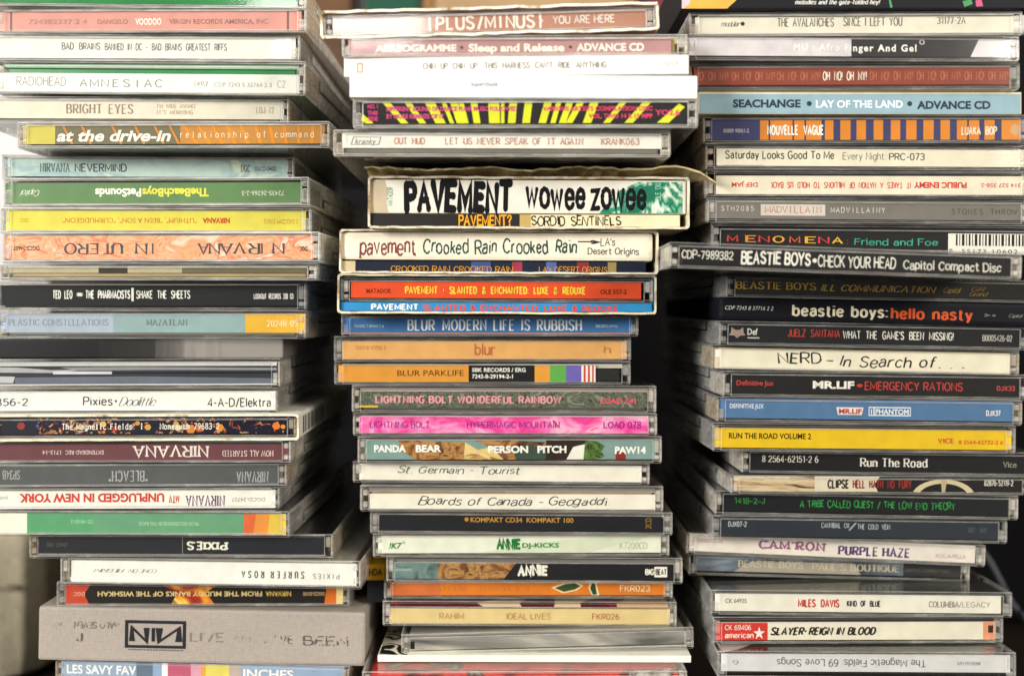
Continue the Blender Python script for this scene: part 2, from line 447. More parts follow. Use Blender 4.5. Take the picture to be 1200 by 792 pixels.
STYLES = {
    'sans': ('f', dict()), 'bold': ('f', dict(bold=0.022)), 'black': ('f', dict(bold=0.04)), 'oblique': ('f', dict(shear=0.25)), 'boldob': ('f', dict(bold=0.03, shear=0.25)),
    'wide': ('f', dict(space=1.25)), 'cond': ('s', dict(t=0.155, narrow=0.75, space=0.17, word=0.72)), 'condb': ('s', dict(t=0.22, narrow=0.74, space=0.22, word=0.75)),
    'light': ('s', dict(t=0.095, space=0.2)), 'line': ('s', dict(t=0.14, space=0.2)), 'medium': ('s', dict(t=0.15, space=0.22)),
    'serif': ('s', dict(t=0.17, contrast=0.55, serif=0.13, space=0.26)), 'serifi': ('s', dict(t=0.16, contrast=0.5, serif=0.1, space=0.24, slant=0.25)),
    'serifl': ('s', dict(t=0.15, contrast=0.45, serif=0.1, space=0.24)), 'serifb': ('s', dict(t=0.26, contrast=0.45, serif=0.18, space=0.34)),
    'type': ('s', dict(t=0.16, serif=0.14, mono=0.78)), 'typel': ('s', dict(t=0.10, serif=0.10, mono=0.82)), 'mono': ('s', dict(t=0.13, mono=0.80)),
    'deco': ('s', dict(t=0.11, narrow=0.62, space=0.15, contrast=0.2)), 'script': ('s', dict(t=0.1, slant=0.4, contrast=0.5, space=0.1)),
    'pen': ('s', dict(t=0.105, jit=0.09, slant=0.22, space=0.16, blobby=False)), 'hand': ('s', dict(t=0.13, jit=0.05, space=0.2, blobby=True)),
    'handb': ('s', dict(t=0.19, jit=0.05, space=0.24, blobby=True)), 'brushm': ('s', dict(t=0.21, jit=0.06, space=0.24, blobby=True)), 'brush': ('s', dict(t=0.33, jit=0.06, space=0.32, word=0.5, blobby=True)), 'scrawlb': ('s', dict(t=0.15, jit=0.10, space=0.2, word=0.6)), 'scrawl': ('s', dict(t=0.125, jit=0.10, space=0.18)),
    'blockl': ('s', dict(t=0.17, narrow=0.8, space=0.22)), 'block': ('s', dict(t=0.22, narrow=0.85, space=0.26, serif=0.0)), 'tall': ('s', dict(t=0.13, narrow=0.6, space=0.2, contrast=0.4, serif=0.08)),
    'monow': ('s', dict(t=0.12, mono=1.0)), 'monob': ('s', dict(t=0.2, mono=0.82)), 'tallw': ('s', dict(t=0.14, narrow=0.5, space=0.5, serif=0.08)), 'blockm': ('s', dict(t=0.25, space=0.3)), 'blockr': ('s', dict(t=0.22, space=0.3, mirror=True)),
    'brushl': ('s', dict(t=0.16, space=0.2, blobby=True)), 'penb': ('s', dict(t=0.115, jit=0.07, slant=0.15, space=0.2, word=0.5)), 'widebold': ('f', dict(bold=0.03, space=1.25)), 'condob': ('s', dict(t=0.22, narrow=0.75, space=0.2, slant=0.2)),
    'slab': ('s', dict(t=0.24, serif=0.2, space=0.36, contrast=0.2)),
}

# ------------------------------------------------------------------ the frame of one case: photo measurements -> its own millimetres
class Fr:
    def __init__(s, q, z0, z1):
        s.k = q['d'] / FPX
        s.W = (q['xr'] - q['xl']) * s.k
        s.T = z1 - z0
        s.xm = (q['xl'] + q['xr']) / 2
        s.yt, s.yb = q['yt'], q['yb']
        s.D = q.get('D', 142.0)
        s.loc = ((s.xm - HX) * s.k, q['d'] - CAM_D, z0)
        s.rot = (0, math.atan(q.get('s', 0.0)), math.radians(q.get('yaw', 0.0)))
    def x(s, px): return (px - s.xm) * s.k
    def z(s, py): return s.T * (s.yb - py) / (s.yb - s.yt)

_seed = [7]
def letter(fr, parent, t, ysurf, band):
    """t = (string, x0, x1, cap height, ink, style[, dy, rotated]) in photo pixels; band = (top, bottom) of the printed strip"""
    s, x0, x1, h, col, sty = t[:6]
    dy = t[6] if len(t) > 6 else 0.0
    up = t[7] if len(t) > 7 else 0
    wear = t[8] if len(t) > 8 else 0.0
    kind, kw = STYLES[sty]
    _seed[0] += 1
    if s == '•': faces, w = [([(0.5 + .5 * math.cos(a * .524), 0.5 + .5 * math.sin(a * .524)) for a in range(12)], 0)], 1.0; h = x1 - x0
    elif kind == 'f': faces, w = font_text(s, **kw)
    else: faces, w = stroke_text(s, seed=_seed[0], **kw)
    X0, X1 = fr.x(x0), fr.x(x1)
    zc = fr.z((band[0] + band[1]) / 2 + dy)
    H = h * fr.k
    mb = MB()
    m = ink(col, wear)
    if up == 2:                                       # set along the height of the spine
        sx = (h * fr.k) / w; Hh = abs(X1 - X0)
        for i, (f, lay) in enumerate(faces):
            mb.poly([((X0 + X1) / 2 - (b - 0.5) * Hh, ysurf - 0.003 * lay, zc + (a - w / 2) * sx) for a, b in f], m)
        return mb.build('lettering', parent)
    sx = (X1 - X0) / w
    if w < 0.2:
        sx = H; X0 = (X0 + X1 - w * H) / 2; X1 = X0 + w * H
    for f, lay in faces:
        pts = []
        for a, b in f:
            xx = X0 + a * sx; zz = (b - 0.5) * H
            if up: xx = X0 + X1 - xx; zz = -zz
            pts.append((xx, ysurf - 0.003 * lay, zc + zz))
        mb.poly(pts, m)
    return mb.build('lettering', parent)

def artwork(fr, parent, shapes, ysurf, band, name='printed_pattern'):
    """shapes: ('r', x0, x1, f0, f1, material) or ('p', [(x, f)...], material); f runs 0 at the strip's top to 1 at its foot"""
    mb = MB()
    zt, zb = fr.z(band[0]), fr.z(band[1])
    for i, sh in enumerate(shapes):
        y = ysurf - 0.004 * i
        if sh[0] == 'r':
            pts = [(sh[1], sh[3]), (sh[2], sh[3]), (sh[2], sh[4]), (sh[1], sh[4])]; m = sh[5]
        else:
            pts = sh[1]; m = sh[2]
        if isinstance(m, str): m = paper(m)
        mb.poly([(fr.x(a), y, zt + (zb - zt) * f) for a, f in pts], m)
    return mb.build(name, parent)

def printed(fr, root, q, y0, thick, name):
    """the printed strip with its pictures and its lettering"""
    x0, x1, p0, p1, m = q['paper']
    if isinstance(m, str): m = paper(m)
    mb = MB()
    za, zb = fr.z(p1), fr.z(p0)
    za, zb = max(za, 0.15), min(zb, fr.T - 0.15)
    X0, X1 = max(fr.x(x0), -fr.W / 2 + 0.5), min(fr.x(x1), fr.W / 2 - 0.5)
    mb.box(X0, X1, y0, y0 + thick, za, zb, m, 0.03)
    card = mb.build(name, root)
    if q.get('art'): artwork(fr, card, q['art'], y0 - 0.05, (p0, p1))
    ys = y0 - 0.05 - 0.004 * (len(q.get('art', [])) + 2)
    for t in q.get('txt', []):
        letter(fr, card, t, ys, (p0, p1))
    return card

def jewel(q, z0, z1):
    fr = Fr(q, z0, z1)
    W2, T, D = fr.W / 2, fr.T, fr.D
    root = thing(q.get('name', 'jewel_case'), q['label'], q.get('cat', 'CD case'), fr.loc, fr.rot, q['group'])
    fl = q.get('flip', 0)
    def Z(a, b): return (T - b, T - a) if fl else (a, b)
    cl = q.get('plastic', CLEAR)
    pl = 1.15
    dim = q.get('clean')
    pt = (CLEAR if dim else CLEAR_PLATE) if cl is CLEAR else cl
    ED = CLEAR_RIM if dim else CLEAR_EDGE
    wall = T - 2.3 if T > 8 else T - 1.3
    if q.get('paper'):                                      # the spine wall rises as high as the printed strip behind it
        hi = fr.z(q['paper'][2]) if not fl else T - fr.z(q['paper'][3])
        wall = min(max(wall, hi + 0.45), T - pl - 0.12)
    er = random.Random(int(q['yt'] * 13 + q['xr']))
    EAR = er.choice((CLEAR_EAR, CLEAR_EAR, CLEAR_EAR_B, CLEAR_EAR_C, CLEAR_EAR_C))
    SIDE = CLEAR_PLATE if cl is CLEAR else cl
    b = MB()
    b.box(-W2 + 0.3, W2 - 0.3, 0.35, D, *Z(0, pl), pt, 0.3, 1, ED)
    b.box(-W2 + 3.4, W2 - 3.4, 0.0, 0.95, *Z(0.25, wall), cl, 0.3, 1, ED)
    b.box(-W2 + 3.4, W2 - 3.4, D - 1.4, D - 0.4, *Z(pl + .02, wall), cl, 0.2)
    for sg in (-1, 1):
        a0, a1 = sorted((sg * (W2 - 0.5), sg * (W2 - 1.5)))
        b.box(a0, a1, 26, D - 1.5, *Z(pl + .02, T * 0.52), SIDE, 0.2, 1, ED)
        b.box(a0 - sg * 0.9, a1 - sg * 0.9, 1.5, 24, *Z(pl + .02, T * 0.62), cl, 0.2)
    b.build('base', root)
    l = MB()
    l.box(-W2, W2, 0.25, D, *Z(T - pl, T), pt, 0.35, 1, ED)
    for sg in (-1, 1):
        a0, a1 = sorted((sg * W2, sg * (W2 - 1.0)))
        l.box(a0, a1, 0.3, 24, *Z(0.5, T - pl - .02), EAR, 0.3, 1, ED)
        l.box(a0, a1, 29, D - 0.4, *Z(T - max(3.6, T * 0.42), T - pl - .02), SIDE, 0.2, 1, ED)
        c0, c1 = sorted((sg * (W2 - 1.15), sg * (W2 - 3.1)))
        v = er.random()
        pins = ((0.14, 0.36), (0.60, 0.82)) if v < 0.3 else ((0.13, 0.52),) if v < 0.55 else ((0.40, 0.84),) if v < 0.75 else ((0.13, 0.30), (0.38, 0.84))
        for e0, e1 in pins:
            l.box(c0, c1, 0.5, 2.6, *Z(T * e0, T * e1), EAR, 0.3, 1, ED)
        if er.random() < 0.6:                               # the case's own little stop behind the hinge
            l.box(c0, c1, 2.9, 5.0, *Z(pl + 0.1, T - pl - 0.1), EAR, 0.2)
    l.build('lid', root)
    tr = MB()
    tr.box(-W2 + 4.4, W2 - 4.4, 1.9, D - 3, *Z(pl + 0.15, T - 3.2 if T > 8 else T - 1.6), TRAYS[q.get('tray', 'black')], 0.4)
    tr.build('tray', root)
    if T > 6:
        bk = q.get('book', 'CFC8BB')
        bm = bk if not isinstance(bk, str) else paper(bk, 0.4)
        o = MB(); o.box(-W2 + 3.2, W2 - 3.2, 2.3, D - 4, *Z(T - 2.9, T - pl - 0.1), bm, 0.1); o.build('booklet', root)
    if q.get('paper'): printed(fr, root, q, 1.25, 0.3, 'spine_card')
    return root

def sleeve(q, z0, z1):
    """a plain card sleeve or box with print on its front edge"""
    fr = Fr(q, z0, z1)
    W2, T, D = fr.W / 2, fr.T, fr.D
    root = thing(q.get('name', 'card_sleeve'), q['label'], q.get('cat', 'CD sleeve'), fr.loc, fr.rot, q['group'])
    m = q['body']
    if isinstance(m, str): m = paper(m, 0.6)
    b = MB(); b.box(-W2, W2, 0, D, 0, T, m, q.get('bev', 0.45), 2); body = b.build('body', root)
    band = (q['yt'], q['yb'])
    if q.get('top'):
        c = MB(); c.box(-W2 + .4, -W2 + 12, .5, D - .5, T + 0.005, T + 0.03, q['top'], 0); c.build('cover_print', body)
    if q.get('paper'):
        printed(fr, root, q, -0.12, 0.1, 'spine_print')
    else:
        if q.get('art'): artwork(fr, body, q['art'], -0.04, band)
        for t in q.get('txt', []): letter(fr, body, t, -0.06 - 0.004 * len(q.get('art', [])), band)
    return root

def slipcase(q, z0, z1):
    """open-fronted card shell; what it holds are things of their own"""
    fr = Fr(q, z0, z1)
    W2, T, D = fr.W / 2, fr.T, fr.D
    root = thing('slipcase', q['label'], 'slipcase', fr.loc, fr.rot, q['group'])
    rnd = random.Random(int(q['xl'] * 7 + q['yt']))
    m = paper(q['body'], 0.7); edge = worn(q.get('edge', 'E6DCBF'), q.get('dark', '8C7650'))
    th = q.get('th', 0.75); r = q.get('rough', 0.4)
    # cross-section: rounded rectangle ring, swept back; front rim irregular as worn card is
    out, inn = [], []
    n = 6; rad = 1.3
    def ring(w, h0, h1, rr):
        pts = []
        nx = 26
        for cx, cz, a0 in ((w - rr, h1 - rr, 0), (-w + rr, h1 - rr, 90), (-w + rr, h0 + rr, 180), (w - rr, h0 + rr, 270)):
            for k in range(n + 1):
                a = math.radians(a0 + 90 * k / n)
                pts.append((cx + rr * math.cos(a), cz + rr * math.sin(a)))
        full = []
        for i, p in enumerate(pts):
            p2 = pts[(i + 1) % len(pts)]
            dd = math.hypot(p2[0] - p[0], p2[1] - p[1])
            k = max(1, int(dd / 4))
            full += [(p[0] + (p2[0] - p[0]) * j / k, p[1] + (p2[1] - p[1]) * j / k) for j in range(k)]
        return full
    A = ring(W2, 0.0, T, rad); B = [(x * (W2 - th) / W2, th + z * (T - 2 * th) / T) for x, z in A]
    mb = MB(); bm = mb.bm; i0 = mb.mi(m); i1 = mb.mi(edge)
    yf = [rnd.uniform(-r, r * 0.3) for _ in A]
    dz = [rnd.uniform(-r, r) * 0.35 for _ in A]
    vo = [bm.verts.new((x, y, z + e)) for (x, z), y, e in zip(A, yf, dz)]
    vi = [bm.verts.new((x, y + 0.1, z + e)) for (x, z), y, e in zip(B, yf, dz)]
    bo = [bm.verts.new((x, D, z)) for x, z in A]; bi = [bm.verts.new((x, D, z)) for x, z in B]
    N = len(A)
    for i in range(N):
        j = (i + 1) % N
        for quad, mi in (((vo[i], vo[j], vi[j], vi[i]), i1), ((vo[i], bo[i], bo[j], vo[j]), i0), ((vi[i], vi[j], bi[j], bi[i]), i0), ((bo[i], bi[i], bi[j], bo[j]), i1)):
            f = bm.faces.new(quad); f.material_index = mi
    shell = mb.build('shell', root)
    if q.get('barcode'):                                    # printed on the side that faces the gap
        cb = MB(); yy = 9.0
        while yy < 62:
            wv = rnd.choice((0.9, 0.9, 1.5, 2.2, 3.2))
            cb.poly([(W2 + 0.06, yy, T * .16), (W2 + 0.06, yy + wv, T * .16), (W2 + 0.06, yy + wv, T * .84), (W2 + 0.06, yy, T * .84)], ink('1E1E20'))
            yy += wv + rnd.choice((0.9, 1.5, 2.2))
        cb.build('barcode', shell)
    if q.get('flap'):
        fm = MB(); fi = fm.mi(worn('CDBB90', '8F7A50')); bmf = fm.bm
        N = 44; rows = []
        for i in range(N + 1):
            f = i / N
            x = -W2 - 1.0 + f * (2 * W2 + 10.5)
            over = max(0.0, x - W2 + 9)
            zc = T + 1.5 + 1.3 * math.sin(f * 2.6) * (0.35 + 0.65 * f) + 0.5 * math.sin(f * 23) + 0.4 * rnd.uniform(-1, 1)
            zc += 0.10 * over - 0.020 * over * over
            if f < .08: zc += 1.2 * (1 - f / .08)
            yf0 = -3.2 - 1.0 * math.sin(f * 9) + rnd.uniform(-0.9, 0.9)
            thk = 0.55 + 0.25 * rnd.random()
            if i in (0, N): thk *= 0.6
            rows.append([(x, yf0, zc), (x + .3, yf0 + 3, zc + .15), (x - 1.5 * f, 9 + rnd.uniform(-1, 1), zc * .4 + T * .6), (x - 4 * f, 18, T + .1)])
            rows[-1] = [(p, thk) for p in rows[-1]]
        top = [[bmf.verts.new((p[0], p[1], p[2] + t_)) for p, t_ in r_] for r_ in rows]
        bot = [[bmf.verts.new(p) for p, t_ in r_] for r_ in rows]
        for i in range(N):
            for j in range(3):
                bmf.faces.new((top[i][j], top[i][j + 1], top[i + 1][j + 1], top[i + 1][j]))
                bmf.faces.new((bot[i][j], bot[i + 1][j], bot[i + 1][j + 1], bot[i][j + 1]))
            bmf.faces.new((top[i][0], top[i + 1][0], bot[i + 1][0], bot[i][0]))
            bmf.faces.new((top[i][3], bot[i][3], bot[i + 1][3], top[i + 1][3]))
        for e in (0, N):
            for j in range(3): bmf.faces.new((top[e][j], bot[e][j], bot[e][j + 1], top[e][j + 1]))
        for f in bmf.faces: f.material_index = fi
        fm.build('torn_flap', root)
    for c in q['inner']:
        c = dict(c)
        for a in ('d', 's', 'yaw', 'group'):
            if a not in c and a in q: c[a] = q[a] + 1.2 if a == 'd' else q[a]
        c['D'] = D - 3
        # z of the inner piece follows the shell's own tilt about the shell's centre
        ci = fr.z(c['yb']); ct = fr.z(c['yt'])
        ci, ct = max(ci, th + 0.05), min(ct, T - th - 0.05)
        sh = math.sin(fr.rot[1]) * ((c['xl'] + c['xr']) / 2 - fr.xm) * fr.k
        BUILD[c['kind']](c, z0 + ci - sh, z0 + ct - sh)
    return root

BUILD = {'jewel': jewel, 'sleeve': sleeve, 'slip': slipcase}

def stack(items, group, clean=()):
    """works out where each piece lies on the one below it (top to bottom in the list) and builds it"""
    for n, q in enumerate(items):
        q.setdefault('clean', n in clean)
        for c in q.get('inner', []): c.setdefault('clean', n in clean)
        q.setdefault('group', group)
        q.setdefault('kind', 'jewel')
        if abs(q.get('yaw', 0)) <= 1.0: q['yaw'] = q.get('yaw', 0) * 2.0
        if q.get('xl') is None: q['xl'] = q['xr'] - 125 * FPX / q['d']
        rx = q.get('rx')
        if rx is not None:                                  # heights were read at rx, move them to the middle
            dy = q.get('s', 0) * ((q['xl'] + q['xr']) / 2 - rx)
            q['yt'] += dy; q['yb'] += dy
            if 'paper' in q:
                p = q['paper']; q['paper'] = (p[0], p[1], p[2] + dy, p[3] + dy, p[4])
            for c in q.get('inner', []):
                c['yt'] += dy; c['yb'] += dy
                if 'paper' in c:
                    p = c['paper']; c['paper'] = (p[0], p[1], p[2] + dy, p[3] + dy, p[4])
        q['z1'] = (HY - q['yt']) * q['d'] / FPX
        q['z0'] = (HY - q['yb']) * q['d'] / FPX
    for a, b in zip(items, items[1:]):
        if b.get('gap'): continue
        m = (a['z0'] + b['z1']) / 2
        if abs(a['z0'] - b['z1']) > 1.5: print('GAP', a['label'][:30], '|', b['label'][:30], round(a['z0'] - b['z1'], 2))
        a['z0'] = m; b['z1'] = m
    for q in items:
        T = q['z1'] - q['z0']
        print('T %5.1f W %5.1f d %5.0f  %s' % (T, (q['xr'] - q['xl']) * q['d'] / FPX, q['d'], q['label'][:50]))
        BUILD[q['kind']](q, q['z0'] + 0.04, q['z1'] - 0.04)

# ------------------------------------------------------------------ the room that shows past the stacks
def structure(name, mb):
    o = mb.build(name); o['kind'] = 'structure'; return o

t = MB(); t.box(-900, 900, -330, 900, -262, -236, solid('table_wood', '231C17', 0.45, 0.3, 0.25, 12.0), 1.0); structure('table_top', t)
t = MB(); t.box(-1200, 1200, 905, 925, -800, 900, solid('wall_plaster', 'EDEAEA', 0.9, 0.2, 0.04, 8.0), 0); structure('wall', t)

WHT = 'EFEBE3'; CREAM = 'E9E0C9'; BLK = '16161A'
DOODLE = art('beads', [(0.0, '14182A'), (0.55, '14182A'), (0.565, '9C3A2E'), (0.60, 'A8813A'), (0.63, 'C8B488'), (0.66, '35508F'), (0.68, '14182A')], 300, (1, 1, 1.2), 2.0, 1.2, True)
MARBLE = art('marbled_orange', [(0.32, 'F6D2BC'), (0.44, 'F09A6C'), (0.52, 'F4B896'), (0.59, 'E27A58'), (0.66, 'F6D0BC')], 90, (0.8, 1, 1.6), 3.0, 1.5)
WATER = art('pale_water', [(0.35, 'B4CFCE'), (0.5, 'C4D8D4'), (0.6, 'A4C2C6'), (0.7, 'DDE8D8')], 45, (1, 1, 2.0), 3.0, 1.0)
PINKART = art('hot_pink', [(0.3, 'C8307E'), (0.45, 'E8489C'), (0.55, 'F07CB8'), (0.68, 'F2B4D2'), (0.74, 'D83A7A')], 80, (1, 1, 1.6), 4.0, 0.9)
SCRIB = art('grey_scribble', [(0.36, '6E7466'), (0.46, '33382F'), (0.50, '7C8272'), (0.56, '2E332B'), (0.64, '80866F')], 150, (1, 1, 1.3), 2.0, 2.4)
BROWNPIC = art('brown_picture', [(0.3, '2B1C14'), (0.45, '7E5230'), (0.55, 'B98B52'), (0.66, '46301E')], 110, (1, 1, 1.4), 4.0, 1.4)
TANPIC = art('sandy_picture', [(0.3, 'C7A055'), (0.5, 'E3CB8C'), (0.62, '9A7238')], 120, (1, 1, 1.4), 4.0, 1.2)
LEAFPIC = art('green_leaves', [(0.34, '26331C'), (0.5, '5E8040'), (0.62, '34502A')], 160, (1, 1, 1), 3.0, 1.5)
TEALPIC = art('teal_picture', [(0.3, '4A6464'), (0.5, '6F8885'), (0.65, '3A5254')], 90, (1, 1, 1.2), 4.0, 0.8)
GREENSPL = art('green_splash', [(0.34, 'D8D6C4'), (0.47, '2F8A68'), (0.53, '16614A'), (0.60, '86B79C'), (0.66, 'DAD8C8')], 60, (1.8, 1, 0.9), 4.0, 2.0)
FIRE = art('fire', [(0.32, '2A0F0B'), (0.44, 'A83216'), (0.53, 'E89A2A'), (0.60, 'F3D468'), (0.7, '7A2012')], 60, (1, 1, 1.3), 3.0, 0.8)
REDART = art('red_poster', [(0.34, '2A2626'), (0.43, 'B42027'), (0.55, 'DE3B3C'), (0.62, '47201F'), (0.68, 'BDB5AC')], 42, (1, 1.4, 1), 5.0, 1.0)
MAROONART = art('maroon_cover', [(0.40, 'C9AC84'), (0.44, '4D1018'), (0.56, '6B1520'), (0.6, 'B8976E')], 36, (1, 1, 1), 1.0, 0.3, True)
SWOOSH = art('black_white_cover', [(0.46, '15151A'), (0.50, 'E8E6E8')], 12, (1, 1.2, 1), 0.0, 0.2, True)
SMOKEART = art('smoky_gradient', [(0.36, '5A5A58'), (0.5, '9C9A95'), (0.58, 'CFC8BC'), (0.68, '8A8986')], 26, (0.5, 1, 3.2), 4.0, 0.6)
GREYPIC = art('grey_picture', [(0.32, '2F3238'), (0.5, '5A6470'), (0.65, '8E98A6')], 60, (0.7, 1, 1.5), 4.0, 0.6)
BEIGEPIC = art('weathered_boards', [(0.36, '3A2A20'), (0.44, 'B59A78'), (0.56, 'DCC8A6'), (0.64, '6A4C36')], 55, (0.6, 1, 4.0), 4.0, 0.8)
LILAC = art('pale_lilac', [(0.35, 'CFC9D2'), (0.65, 'DCD7DC')], 200, (1, 1, 1), 3.0, 0.2)
SHADEPINK = art('dusty_rose', [(0.3, 'C08F7C'), (0.6, 'B07868'), (0.75, 'C9A090')], 14, (1, 1, 1), 2.0, 0.2)
GRNYEL = art('orange_to_yellow', [(0.35, 'E0572C'), (0.5, 'E8923A'), (0.65, 'DCC24A')], 40, (1, 1, 0.5), 2.0, 0.2)
CLOTHBOX = cloth('linen_board', '9E948A', 1100.0, 0.10)
WAVES = art('black_cream_waves', [(0.40, '1A1A1A'), (0.47, 'D8D0B4'), (0.53, '1E1E1C'), (0.60, 'D8D0B4')], 60, (1, 1, 1), 0.0, 1.5, True)
def sheen_tin():
    """dark tin with a reflection painted into its colour, paler towards one end"""
    m, nt, p, out = new_mat('black_tin_painted_sheen')
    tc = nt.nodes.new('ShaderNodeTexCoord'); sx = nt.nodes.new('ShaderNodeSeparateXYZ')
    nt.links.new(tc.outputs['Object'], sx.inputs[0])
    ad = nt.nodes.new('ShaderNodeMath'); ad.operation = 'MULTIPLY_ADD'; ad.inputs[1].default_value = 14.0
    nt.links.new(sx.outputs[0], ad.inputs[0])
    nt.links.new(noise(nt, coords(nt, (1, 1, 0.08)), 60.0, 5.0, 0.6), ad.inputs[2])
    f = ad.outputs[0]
    nt.links.new(ramp(nt, f, [(0.30, lin('1B1A19')), (0.62, lin('34322F')), (0.85, lin('75706A')), (1.0, lin('98928A'))]), p.inputs['Base Color'])  # colour ramp along the length paints in a metal reflection
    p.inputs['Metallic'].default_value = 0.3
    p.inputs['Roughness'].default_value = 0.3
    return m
METAL = sheen_tin()

def bands(*a): return [('r', x0, x1, 0, 1, m) for x0, x1, m in a]

